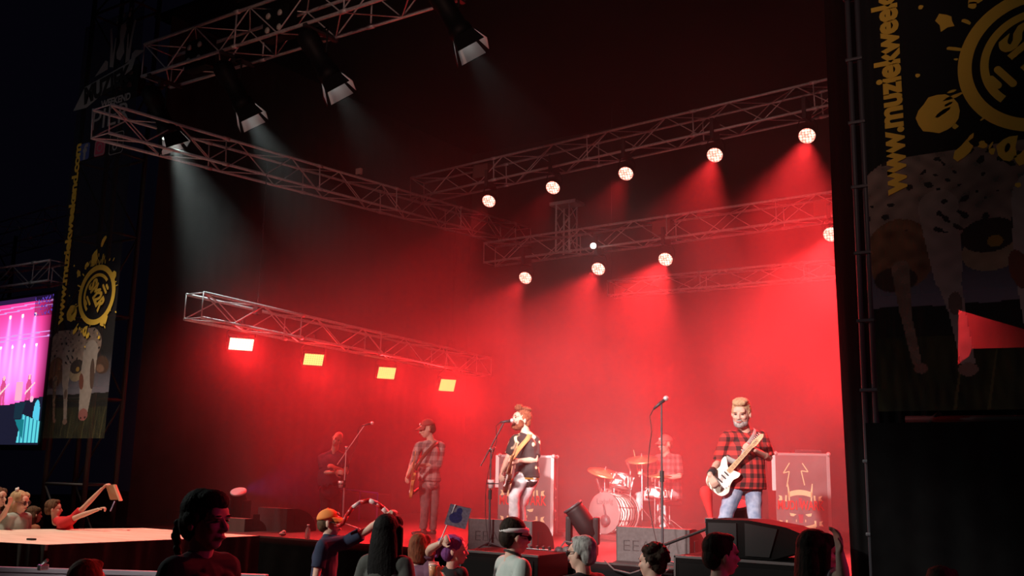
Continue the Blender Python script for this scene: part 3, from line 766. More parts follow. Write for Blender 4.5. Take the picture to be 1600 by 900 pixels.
def guitar(label, C, H, face, body_m, guard_m, neck_m, outline=STRAT, sc=1.0, bass=False, strap=None, strap_m=None):
    """C body centre, H headstock tip, face = direction the front points"""
    C = Vector(C); H = Vector(H); x = (H - C).normalized(); y = -Vector(face); y = (y - x * y.dot(x)).normalized(); z = x.cross(y)
    F = Matrix.Translation(C) @ Matrix((x, y, z)).transposed().to_4x4() @ Matrix.Scale(sc, 4)
    t = Thing('electric_guitar', label, 'guitar', C, None)
    o = smooth_outline(outline)
    bm = new_bm(); prism(bm, o, .042, F @ Matrix.Translation((0, -.002, 0)))
    es = [e for e in bm.edges]; bmesh.ops.bevel(bm, geom=[e for e in bm.edges if len(e.link_faces) == 2 and e.calc_face_angle(0) > 1.2], offset=.006, segments=2, affect='EDGES')
    t.part('guitar_body', bm, body_m)
    bm = new_bm(); g = [(a * .62 + .02, b * .62 - .02) for a, b in o]; prism(bm, g, .003, F @ Matrix.Translation((0, -.006, 0))); t.part('pickguard', bm, guard_m)
    for i, a in enumerate((-.05, .01, .06) if not bass else (-.03, .03)):
        bm = new_bm(); box(bm, (a - .008, -.012, -.035), (a + .008, -.004, .035), F, .002); t.part('pickup', bm, M_WHITE if guard_m is M_GUARD_B else M_GUARD_B)
    bm = new_bm(); box(bm, (-.115, -.014, -.035), (-.085, -.003, .035), F, .002); t.part('bridge', bm, M_CHROME)
    for a, b_ in ((-.09, -.085), (-.06, -.1), (-.03, -.11)):
        bm = new_bm(); lathe(bm, [(.009, 0), (.008, .012)], F @ Matrix.Translation((a, -.004, b_)) @ Matrix.Rotation(PI / 2, 4, 'X'), 12); t.part('knob', bm, M_WHITE, True)
    L = (.62 if not bass else .78)
    bm = new_bm(); vs = []
    for a, w in ((.09, .029), (L - .12, .022)):
        for yy, ww in ((-.012, w), (.010, w * .6)):
            for s in (-1, 1): vs.append(bm.verts.new(F @ Vector((a, yy, s * ww))))
    for f in ((0, 1, 3, 2), (4, 6, 7, 5), (0, 4, 5, 1), (2, 3, 7, 6), (0, 2, 6, 4), (1, 5, 7, 3)): bm.faces.new([vs[i] for i in f])
    t.part('neck', bm, neck_m)
    bm = new_bm()
    for i in range(14):
        a = .12 + (L - .24) * (1 - .5 ** (i / 7)) / .75; box(bm, (a - .0008, -.0135, -.024), (a + .0008, -.0118, .024), F)
    t.part('frets', bm, M_CHROME)
    bm = new_bm(); prism(bm, [(L - .125, -.022), (L - .08, -.035), (L + .05, -.026), (L + .08, -.004), (L + .06, .02), (L - .07, .034), (L - .125, .022)], .014, F @ Matrix.Translation((0, -.004, 0)))
    hs = t.part('headstock', bm, neck_m)
    for i in range(6 if not bass else 4):
        bm = new_bm(); a = L - .07 + i * .024; tube(bm, F @ Vector((a, .0, .02)), F @ Vector((a, .0, .05)), .004 * sc, seg=6); tube(bm, F @ Vector((a, -.014, .008)), F @ Vector((a, .0, .008)), .004 * sc, seg=6)
        t.part('tuning_peg', bm, M_CHROME, parent=hs)
    bm = new_bm()
    for i in range(6 if not bass else 4):
        zz = (i - 2.5) * .0075; tube(bm, F @ Vector((-.1, -.016, zz)), F @ Vector((L - .02, -.016, zz * .7)), .0007 * sc, seg=4)
    t.part('strings', bm, M_CHROME)
    if strap:
        pts = [F @ Vector((.19, .02, .13))] + [Vector(p) for p in strap] + [F @ Vector((-.20, .02, 0))]
        bm = new_bm(); V = []
        P = [Vector(p) for p in pts]; fine = []
        for i in range(len(P) - 1):
            p0 = P[max(i - 1, 0)]; p1 = P[i]; p2 = P[i + 1]; p3 = P[min(i + 2, len(P) - 1)]
            for a in range(6):
                q = a / 6; fine.append(.5 * ((2 * p1) + (-p0 + p2) * q + (2 * p0 - 5 * p1 + 4 * p2 - p3) * q * q + (-p0 + 3 * p1 - 3 * p2 + p3) * q ** 3))
        fine.append(P[-1]); mid = sum(P, Vector()) / len(P)
        for i, p in enumerate(fine):
            tg = (fine[min(i + 1, len(fine) - 1)] - fine[max(i - 1, 0)]).normalized(); out = (p - mid); out = (out - tg * out.dot(tg)).normalized(); sd = tg.cross(out)
            V.append([bm.verts.new(p + sd * a + out * b) for a, b in ((-.028, 0), (.028, 0), (.028, .004), (-.028, .004))])
        for A, B in zip(V, V[1:]):
            for i in range(4): bm.faces.new((A[i], A[(i + 1) % 4], B[(i + 1) % 4], B[i]))
        bm.faces.new(V[0][::-1]); bm.faces.new(V[-1])
        t.part('strap', bm, strap_m, True)
    return t
def pose(base, rz, H, d0):
    Mi = (Matrix.Translation(base) @ Matrix.Rotation(rz, 4, 'Z')).inverted()
    return lambda px, py, dd=0.0: tuple((Mi @ at(px, py, d0 + dd)) / (H / 1.8))
FACE = 0.593     # heading that looks at the photographer; add a quarter turn for the picture's right

M_JEANS = noise_tint(mat('washed_blue_jeans', (0.20, 0.27, 0.40), 0.9), 14, (0.14, 0.20, 0.32), (0.34, 0.40, 0.52))
M_JEANS_P = noise_tint(mat('pale_jeans', (0.62, 0.62, 0.64), 0.9), 14, (0.50, 0.50, 0.53), (0.75, 0.74, 0.75))
M_JEANS_D = noise_tint(mat('dark_grey_jeans', (0.12, 0.10, 0.10), 0.9), 14, (0.09, 0.08, 0.08), (0.17, 0.15, 0.15))
M_PLAID_R = plaid('red_black_plaid', (0.55, 0.035, 0.03), (0.03, 0.008, 0.008), (0.20, 0.02, 0.02), 11)
M_PLAID_G = plaid('grey_plaid', (0.42, 0.34, 0.33), (0.14, 0.11, 0.11), (0.28, 0.22, 0.21), 8)
M_PLAID_D = plaid('dark_plaid', (0.30, 0.16, 0.16), (0.07, 0.04, 0.04), (0.16, 0.09, 0.09), 10)
FLORAL = noise_tint(mat('floral_shirt', (.03, .02, .02), .85), 8, (0.02, 0.015, 0.015), (0.75, 0.62, 0.40), detail=1.0)
_cr = [x for x in FLORAL.node_tree.nodes if x.type == 'VALTORGB'][0]; _cr.color_ramp.elements[0].position = .54; _cr.color_ramp.elements[1].position = .60
M_SHOE = mat('dark_leather_shoe', (0.05, 0.035, 0.03), 0.5)
M_STRAP_O = mat('orange_tan_leather', (0.60, 0.26, 0.10), 0.6)
M_STRAP_G = mat('grey_strap', (0.30, 0.28, 0.27), 0.7)
M_BLACKTEE = mat('black_t_shirt', (0.015, 0.015, 0.017), 0.9)

# --- guitarist on the right
H = 1.79; d0 = 10.4; B = stand(1160, 750, d0, STAGE_Z); rz = FACE - 0.22
q = pose(B, rz, H, d0)
J = dict(pel=q(1163, 752), waist=q(1163, 728), chest=q(1163, 702), neck=q(1165, 675), head=q(1158, 646, -.06), shR=q(1136, 684, -.02), elR=q(1123, 722, .06), wrR=q(1109, 742, -.27),
         shL=q(1189, 682, 0), elL=q(1201, 715, -.03), wrL=q(1179, 703, -.24), hipR=q(1150, 756), hipL=q(1176, 756), knR=q(1132, 812, -.12), knL=q(1180, 815, -.1), anR=q(1128, 870, 0.0), anL=q(1188, 872, 0.05))
r1 = person('bearded man in red and black checked shirt playing a cream guitar at the right', B, rz, H, J, look=(-.25, .22, .02), hair=('flat', M_HAIR_BL), top=M_PLAID_R, pants=M_JEANS,
            shoes=M_SHOE, beard=M_HAIR_GR, wide=1.14, belly=.035, sleeve=.95, hem=.80, voxel=.0075, jaw=1.12, headscale=1.2,
            hands={'R': dict(d=(.45, -.05, -.9), n=(.3, .9, 0), curl=.55), 'L': dict(d=(-.8, -.35, .25), n=(.2, .9, .5), curl=1.1)})
bm = new_bm(); a_, b_ = r1.P['wrR'], r1.P['elR']; tube(bm, a_.lerp(b_, .06), a_.lerp(b_, .34), .036, .041, seg=16); r1.T.part('wristband', bm, M_BLACKTEE, True, local=True)
gC, gH = at(1130, 746, d0 - .17), at(1196, 674, d0 - .34)
gf = (CAM - gC).normalized() + Vector((-.1, 0, .1))
guitar('cream electric guitar with a maple neck slung on the right-hand guitarist', gC, gH, gf, M_GUITAR_W, M_GUARD_W, M_WOOD_MAPLE, sc=.86,
       strap=[at(1155, 722, d0 - .22), at(1166, 700, d0 - .19), at(1178, 682, d0 - .12), at(1180, 672, d0 + .02), at(1165, 690, d0 + .16), at(1140, 730, d0 + .16), at(1120, 752, d0 + .0)], strap_m=M_STRAP_G)
# red cloth hanging from the guitar's lower end
p = at(1106, 778, d0 - .1)
bm = new_bm(); 
lathe(bm, [(.010, -.24), (.022, -.16), (.035, -.06), (.055, .04), (.065, .10), (.05, .15), (.02, .17)], Matrix.Translation(p + Vector((0, 0, -.05))) @ Matrix.Rotation(-.2, 4, 'Y'), 14)
o_ = link_bm('red_bandana', bm, mat('red_cotton', (0.65, 0.03, 0.03), 0.9), None, True); tagit(o_, 'red bandana dangling below the body of the cream guitar', 'cloth')

# --- singer
H = 1.76; d0 = 12.2; B = stand(822, 700, d0, STAGE_Z); rz = FACE - 0.95
q = pose(B, rz, H, d0)
J = dict(pel=q(823, 745), waist=q(823, 724), chest=q(820, 702), neck=q(823, 678, 0), head=q(814, 656, -.03), shR=q(805, 688, -.06), elR=q(794, 716, -.05), wrR=q(785, 736, -.22),
         shL=q(836, 688, .04), elL=q(836, 719, -.10), wrL=q(810, 720, -.26), hipR=q(814, 748, -.06), hipL=q(830, 748, .06), knR=q(803, 776, -.20), knL=q(812, 790, -.05), anR=q(804, 838, -.10), anL=q(818, 848, .06))
r2 = person('bearded singer with quiffed hair, black floral shirt and pale jeans at the microphone', B, rz, H, J, look=(-.15, -.18, 0), hair=('quiff', M_HAIR_RD), top=FLORAL,
            pants=M_JEANS_P, shoes=M_SHOE, beard=M_HAIR_RD, sleeve=.8, hem=.88, voxel=.0075, headscale=1.15, wide=1.06,
            hands={'R': dict(curl=.7, n=(.2, .9, 0)), 'L': dict(curl=.9, n=(-.4, .9, .2))})
gC, gH = at(791, 744, d0 - .26), at(806, 700, d0 - .75)
guitar('dark wooden electric guitar with orange strap held by the singer', gC, gH, (-.75, -.66, .1), M_GUITAR_D, M_GUARD_W, M_WOOD_MAPLE, TELE, sc=.95,
       strap=[at(803, 712, d0 - .34), at(812, 700, d0 - .25), at(824, 686, d0 - .14), at(829, 678, d0 + .0), at(834, 690, d0 + .14), at(830, 715, d0 + .18), at(812, 742, d0 + .05)], strap_m=M_STRAP_O)
bm = new_bm(); pz = r2.P['pel']; eloop(bm, [(pz + Vector((0, 0, -.03)), .172, .135), (pz + Vector((0, 0, .02)), .170, .135)]); r2.T.part('belt', bm, mat('gold_belt', (.6, .35, .08), .4, .5), True, local=True)

# --- guitarist on the left
H = 1.72; d0 = 14.9; B = stand(670, 740, d0, STAGE_Z); rz = FACE - 1.15
q = pose(B, rz, H, d0)
J = dict(pel=q(672, 752), waist=q(672, 733), chest=q(672, 710), neck=q(675, 690), head=q(667, 670, -.03), shR=q(654, 697, -.10), elR=q(645, 724, -.1), wrR=q(637, 742, -.26),
         shL=q(690, 697, .08), elL=q(686, 726, -.10), wrL=q(656, 727, -.24), hipR=q(664, 756, -.05), hipL=q(678, 756, .05), knR=q(664, 795, -.08), knL=q(678, 796, .0), anR=q(661, 826, -.05), anL=q(676, 827, .06))
r3 = person('man in red cap and grey checked shirt looking down at his guitar', B, rz, H, J, look=(-.1, .28, 0), hair=('undercap', M_HAIR_BR), top=M_PLAID_G, pants=M_JEANS_D, shoes=M_SHOE, wide=1.12, belly=.045,
            sleeve=1.3, hem=.80, voxel=.008, jaw=1.1, headscale=1.18, hands={'R': dict(curl=.7, n=(.2, .9, 0)), 'L': dict(curl=.9, n=(-.3, .9, .3))})
baseball_cap(r3, mat('dull_red_cap', (0.35, 0.06, 0.05), 0.85), badge=M_WHITE)
gC, gH = at(643, 757, d0 - .26), at(649, 706, d0 - .72)
guitar('honey coloured electric guitar held upright by the man in the red cap', gC, gH, (-.8, -.55, .1), M_GUITAR_T, M_GUARD_W, M_WOOD_MAPLE, TELE, sc=.95,
       strap=[at(655, 722, d0 - .34), at(668, 706, d0 - .22), at(680, 694, d0 - .08), at(685, 692, d0 + .08), at(688, 715, d0 + .2), at(672, 748, d0 + .15)], strap_m=M_WOOD_DARK)

# --- drummer and drum kit
d0 = 15.4; KZ = STAGE_Z + .06; Krz = -0.22
K = stand(958, 797, 14.9, KZ)
KM = Matrix.Translation(K) @ Matrix.Rotation(Krz, 4, 'Z')
bm = new_bm(); box(bm, (-1.0, -.35, -.06), (1.5, 2.0, 0), KM); o_ = link_bm('drum_rug', bm, noise_tint(mat('dark_red_rug', (.12, .02, .02), .95), 8, (.09, .015, .015), (.16, .03, .03))); tagit(o_, 'thick dark red rug under the drum kit', 'rug')
B = stand(1046, 790, d0 + .2, KZ); H = 1.82; rz = Krz - .1
J = dict(pel=(0, .02, .58), waist=(0, .02, .76), chest=(0, -.02, .98), neck=(0, -.05, 1.15), head=(0, -.09, 1.315), shL=(.20, -.03, 1.10), shR=(-.20, -.03, 1.10), elL=(.32, -.12, .84), wrL=(.13, -.36, .80), elR=(-.32, -.10, .84), wrR=(-.22, -.38, .88),
         hipL=(.10, -.03, .56), hipR=(-.10, -.03, .56), knL=(.24, -.44, .52), knR=(-.24, -.44, .52), anL=(.24, -.40, .10), anR=(-.22, -.44, .10))
r4 = person('drummer in red cap and dark checked shirt sitting behind the drum kit', B, rz, H, J, look=(-.1, .15, 0), hair=('undercap', M_HAIR_BR), top=M_PLAID_D, pants=M_JEANS_P, shoes=M_SHOE, wide=1.08, belly=.03, sleeve=.9, hem=.50, voxel=.009,
            headscale=1.15, hands={'L': dict(curl=1.1), 'R': dict(curl=1.1)})
baseball_cap(r4, mat('pale_red_cap', (0.55, 0.14, 0.12), 0.85), badge=M_WHITE)
bm = new_bm(); tube(bm, r4.w('wrR') + Vector((-.03, -.03, -.02)), r4.w('wrR') + Vector((-.06, -.14, .34)), .008, .005, seg=8); o_ = link_bm('drumstick', bm, M_WOOD_MAPLE); tagit(o_, 'pale wooden drumstick raised in the drummer\'s hand', 'drumstick')
t = Thing('drum_throne', 'low round drum stool under the drummer', 'stool', B)
bm = new_bm(); lathe(bm, [(.17, .40), (.19, .42), (.19, .465), (.17, .48)], Matrix.Translation(B), 24); t.part('seat', bm, M_RUBBER, True)
bm = new_bm(); tube(bm, B + Vector((0, 0, .12)), B + Vector((0, 0, .41)), .018); t.part('post', bm, M_CHROME)
for i in range(3):
    a = i * 2 * PI / 3 + .3; bm = new_bm(); tube(bm, B + Vector((0, 0, .2)), B + Vector((.26 * math.cos(a), .26 * math.sin(a), .01)), .010); t.part('leg', bm, M_CHROME)
M_SHELL = mat('striped_drum_shell', (.4, .3, .28), .3)
def shell_mat():
    m = M_SHELL; n, l = nodes_of(m); b = n['Principled BSDF']
    tc = n.new('ShaderNodeTexCoord'); wv = n.new('ShaderNodeTexWave'); wv.wave_type = 'BANDS'; wv.bands_direction = 'Y'; wv.inputs['Scale'].default_value = 5.5; wv.inputs['Distortion'].default_value = 5; wv.inputs['Detail'].default_value = 1.5; wv.inputs['Detail Scale'].default_value = 1.5
    l.new(tc.outputs['Object'], wv.inputs['Vector']); cr = n.new('ShaderNodeValToRGB'); cr.color_ramp.elements[0].position = .4; cr.color_ramp.elements[1].position = .55
    cr.color_ramp.elements[0].color = (.06, .04, .04, 1); cr.color_ramp.elements[1].color = (.75, .70, .66, 1); l.new(wv.outputs['Fac'], cr.inputs[0]); l.new(cr.outputs[0], b.inputs['Base Color'])
shell_mat()
M_HEAD = mat('white_drum_head', (0.88, 0.86, 0.84), 0.45)
M_BRASS = mat('brass_cymbal', (0.75, 0.48, 0.22), 0.3, 0.85)
def drum(name, label, c, axis, r, depth, n_lug, front_logo=False, stand_legs=None):
    """c centre of the struck / front head, axis points out of that head"""
    c = Vector(c); ax = Vector(axis).normalized(); F = Matrix.Translation(c) @ frame_from(ax).to_4x4()
    t = Thing(name, label, 'drum', c)
    bm = new_bm(); lathe(bm, [(r, -depth), (r, -.01)], F, 36); t.part('shell', bm, M_SHELL, True)
    bm = new_bm(); lathe(bm, [(r * .99, -.012), (r * .985, .003), (r * .5, .004)], F, 36); t.part('drum_head', bm, M_HEAD, True)
    for zz in (-.008, -depth + .008):
        bm = new_bm(); lathe(bm, [(r + .002, zz - .014), (r + .014, zz - .012), (r + .014, zz + .012), (r + .002, zz + .014)], F, 36); t.part('hoop', bm, M_CHROME if not front_logo else mat('dark_drum_hoop', (.25, .2, .2), .3, .3), True)
    for i in range(n_lug):
        a = (i + .5) * 2 * PI / n_lug; R = F @ Matrix.Rotation(a, 4, 'Z'); bm = new_bm()
        tube(bm, R @ Vector((r + .013, 0, -depth + .01)), R @ Vector((r + .013, 0, 0)), .004, seg=6); box(bm, (r, -.008, -depth * .5 - .035), (r + .022, .008, -depth * .5 + .035), R, .003); box(bm, (r + .002, -.010, -.025), (r + .026, .010, .004), R, .002)
        t.part('lug', bm, M_CHROME)
    return t, F
bd, BF = drum('bass_drum', 'big bass drum with white front head lying on its side facing the crowd', KM @ Vector((0, -.2, .30)), KM.to_3x3() @ Vector((0, -1, 0.03)), .285, .44, 10, True)
bm = new_bm(); FX = Matrix.Translation(KM @ Vector((0, -.21, .30))) @ Matrix.Rotation(Krz, 4, 'Z') @ Matrix.Rotation(PI / 2, 4, 'X')
text_mesh(bm, 'Ludwig', .11, FX @ Matrix.Translation((.02, .165, .0)) @ Matrix.Rotation(.06, 4, 'Z') @ Matrix.Shear('XZ', 4, (0, 0)), .003, .0015); bd.part('lettering', bm, mat('grey_print', (.12, .1, .1), .5))
bm = new_bm(); pc = KM @ Vector((.07, -.225, .20)); lathe(bm, [(.005, 0), (.07, .002), (.078, .012), (.078, .05), (.05, .075), (.02, .08)], Matrix.Translation(pc) @ frame_from(KM.to_3x3() @ Vector((0, -1, 0))).to_4x4(), 20)
tube(bm, pc + Vector((0, -.03, .06)), KM @ Vector((.02, -.24, .42)), .014, .012); o_ = link_bm('kick_microphone', bm, M_DARKMETAL, None, True); tagit(o_, 'dark round microphone in front of the white bass drum head', 'microphone')
for s in (-1, 1):
    bm = new_bm(); tube(bm, KM @ Vector((s * .22, -.02, .22)), KM @ Vector((s * .40, -.18, .01)), .012); bd.part('spur', bm, M_CHROME, True)
tm, F_ = drum('rack_tom', 'small striped rack tom with chrome lugs above the bass drum', KM @ Vector((.10, .10, .84)), KM.to_3x3() @ Vector((0, .35, 1)), .15, .2, 6)
bm = new_bm(); path(bm, [KM @ Vector((.0, .02, .56)), KM @ Vector((.0, .02, .74)), KM @ Vector((.06, .08, .76))], .014, 8); tm.part('mount', bm, M_CHROME)
sn, F_ = drum('snare_drum', 'chrome rimmed snare drum in front of the drummer', KM @ Vector((.42, .55, .66)), KM.to_3x3() @ Vector((0, .15, 1)), .178, .15, 8)
bm = new_bm()
for a in (0, 2.1, 4.2):
    c0 = KM @ Vector((.42, .56, .3)); path(bm, [KM @ Vector((.42, .56, .5)), c0, c0 + Vector((.22 * math.cos(a), .22 * math.sin(a), -.28))], .009)
sn.part('stand', bm, M_CHROME)
ft, F_ = drum('floor_tom', 'deep striped floor tom standing left of the drummer', KM @ Vector((-.52, .62, .66)), (0, 0, 1), .20, .38, 8)
for i in range(3):
    a = i * 2.1 + .4; bm = new_bm(); e = KM @ Vector((-.52 + .22 * math.cos(a), .62 + .22 * math.sin(a), .01)); tube(bm, e, e + Vector((0, 0, .45)), .008); ft.part('leg', bm, M_CHROME)
def cymbal(label, c, tilt, r, foot=None, hat=False, m=M_BRASS):
    c = Vector(c); base = Vector((c.x, c.y, KZ)); t = Thing('cymbal', label, 'cymbal', base)
    R = Matrix.Rotation(tilt[0], 4, 'X') @ Matrix.Rotation(tilt[1], 4, 'Y'); F = Matrix.Translation(c) @ R
    bm = new_bm(); lathe(bm, [(r, -.012), (r * .6, .004), (r * .2, .016), (r * .17, .03), (r * .05, .04)], F, 36); t.part('plate', bm, m, True)
    if hat: bm = new_bm(); lathe(bm, [(r * .05, -.06), (r * .18, -.05), (r * .2, -.036), (r, -.016)], F, 36); t.part('plate', bm, m, True)
    bm = new_bm(); lathe(bm, [(.016, .03), (.02, .05), (.006, .09)], F, 10); tube(bm, c, base + Vector((0, 0, .35)), .008); tube(bm, base + Vector((0, 0, .18)), base + Vector((0, 0, c.z - base.z - .25)), .014); t.part('pole', bm, M_CHROME)
    for i in range(3):
        a = i * 2 * PI / 3 + .6; bm = new_bm(); tube(bm, base + Vector((0, 0, .36)), base + Vector((.3 * math.cos(a), .3 * math.sin(a), .01)), .009); t.part('leg', bm, M_CHROME)
    return t
cymbal('large crash cymbal tilted above the bass drum, at the left of the kit', at(945, 738, 15.0), (.16, .30), .26)
cymbal('highest crash cymbal just left of the drummer\'s head', at(1003, 717, 15.3), (.30, .05), .25)
cymbal('hi-hat cymbals low before the drummer\'s chest', at(1030, 743, 15.0), (.08, .03), .19, hat=True)
for i, (px, py, tx, ty) in enumerate(((938, 768, 932, 748), (985, 735, 980, 722), (1023, 770, 1024, 748))):
    bm = new_bm(); a = at(px, py, 14.85); b = at(tx, ty, 14.8)
    tube(bm, Vector((a.x, a.y, KZ)), a, .006); tube(bm, a, b, .012, .016, seg=10); lathe(bm, [(.08, 0), (.08, .012), (.02, .02)], Matrix.Translation((a.x, a.y, KZ)), 14)
    o_ = link_bm('drum_microphone', bm, M_CHROME); tagit(o_, 'slim silver microphone on a short stand ' + ('left of the bass drum', 'over the rack tom', 'beside the snare drum')[i], 'microphone', 'microphones around the drum kit')

# --- man at the far left of the stage
H = 1.74; d0 = 16.2; B = stand(522, 780, d0, STAGE_Z); rz = FACE + .15
q = pose(B, rz, H, d0)
J = dict(pel=q(516, 768), waist=q(515, 748), chest=q(517, 726), neck=q(522, 705), head=q(527, 686, -.06), shR=q(502, 716, 0), elR=q(506, 739, -.10), wrR=q(524, 738, -.26), shL=q(537, 714, 0), elL=q(541, 738, -.06), wrL=q(525, 731, -.24),
         hipR=q(508, 772), hipL=q(523, 772), knR=q(508, 800), knL=q(524, 800), anR=q(507, 829), anL=q(526, 829))
M_DTEE = mat('dark_plum_t_shirt', (0.06, 0.02, 0.04), 0.9)
person('bald man in dark t-shirt leaning with folded arms behind the left microphone', B, rz, H, J, look=(-.1, .3, .45), hair=('none', None), top=M_DTEE, pants=M_BLACKTEE, shoes=M_SHOE, sleeve=.7, wide=1.05, belly=.04, hem=.85)

# --- microphone stands
def mic_stand(label, base, top, mic_tail, mic_tip, boom_tail=None, mat_=None, joint=None):
    base = Vector(base); m = mat_ or M_DARKMETAL
    t = Thing('microphone_stand', label, 'microphone stand', base, 'microphone stands')
    top = Vector(top)
    bm = new_bm(); jz = base.z + (top.z - base.z) * .55; J_ = Vector((base.x, base.y, jz)); tube(bm, base + Vector((0, 0, .06)), J_, .013, seg=10); tube(bm, J_, top, .009, seg=8); t.part('pole', bm, m)
    bm = new_bm(); tube(bm, J_ - Vector((0, 0, .05)), J_ + Vector((0, 0, .06)), .022, seg=10); t.part('clutch', bm, M_RUBBER)
    for i in range(3):
        a = i * 2 * PI / 3 + .4; bm = new_bm(); tube(bm, base + Vector((0, 0, .1)), base + Vector((.3 * math.cos(a), .3 * math.sin(a), .012)), .010); t.part('leg', bm, m)
    mic_tail = Vector(mic_tail); mic_tip = Vector(mic_tip)
    if boom_tail is not None:
        bm = new_bm(); tube(bm, boom_tail, mic_tail, .008, seg=8); t.part('boom_arm', bm, m); bm = new_bm(); ball(bm, top, .03, 10, 8); tube(bm, top, top + Vector((.06, .0, .03)), .008); t.part('boom_clamp', bm, M_CHROME)
    mk = Thing('microphone', label.replace('microphone stand', 'microphone').split(' with ')[0] + ', held in its clip', 'microphone', mic_tail)
    u = (mic_tip - mic_tail).normalized()
    bm = new_bm(); tube(bm, mic_tail - u * .05, mic_tip - u * .03, .011, .019, seg=14); mk.part('handle', bm, M_DARKMETAL, True)
    bm = new_bm(); ball(bm, mic_tip - u * .005, .028, 14, 10); mk.part('grille', bm, mat('silver_mesh', (.75, .75, .75), .4, .6), True)
    bm = new_bm(); a = mic_tail - u * .05; pts = [a, a - u * .05 + Vector((0, 0, -.04))]
    for i in range(1, 12):
        f = i / 11; e = Vector((base.x, base.y, base.z + .02)); p = a.lerp(e, f) ; w = math.sin(f * PI) * .10
        pts.append(Vector((p.x - RH.x * w, p.y - RH.y * w, a.z - .10 - (a.z - .12 - e.z) * f)))
    path(bm, pts, .0045, 5); mk.part('cable', bm, M_RUBBER)
    return t
d = 10.15; b_ = stand(1034, 700, d, STAGE_Z); tp = at(1032, 630, d)
mic_stand('tall dark straight microphone stand in front of the drummer', b_, (b_.x, b_.y, tp.z), at(1027, 634, d), at(1041, 622, d))
d = 12.0; b_ = stand(766, 760, d, STAGE_Z); tp = at(768, 703, d)
mic_stand('dark boom microphone stand in front of the singer', b_, (b_.x, b_.y, tp.z), at(788, 659, d), at(801, 657, d), at(751, 728, d))
d = 15.6; b_ = stand(538, 760, d, STAGE_Z); tp = at(545, 700, d)
mic_stand('dark stand with long pale boom beside the bald man, microphone stand at the left', b_, (b_.x, b_.y, tp.z), at(570, 664, d), at(582, 661, d), at(527, 726, d), mat('pale_boom', (.6, .5, .5), .4, .3))
for (px, py, d_) in ((767, 763, 11.95), (532, 762, 15.5)):
    c = at(px, py, d_); t = Thing('cup_holder', 'small cup in a holder clamped to the ' + ('singer\'s microphone stand' if px > 700 else 'left microphone stand'), 'cup', c)
    bm = new_bm(); lathe(bm, [(.03, 0), (.042, .10)], Matrix.Translation(c), 14); t.part('cup', bm, mat('clear_cup', (.75, .6, .6), .2, spec=.8), True)
    bm = new_bm(); tube(bm, c + Vector((0, 0, .05)), c + Vector((0, 0, .065)), .048, seg=14); tube(bm, c + Vector((0, 0, .055)), c + Vector((.07, .06, .055)), .006); t.part('ring', bm, M_DARKMETAL)
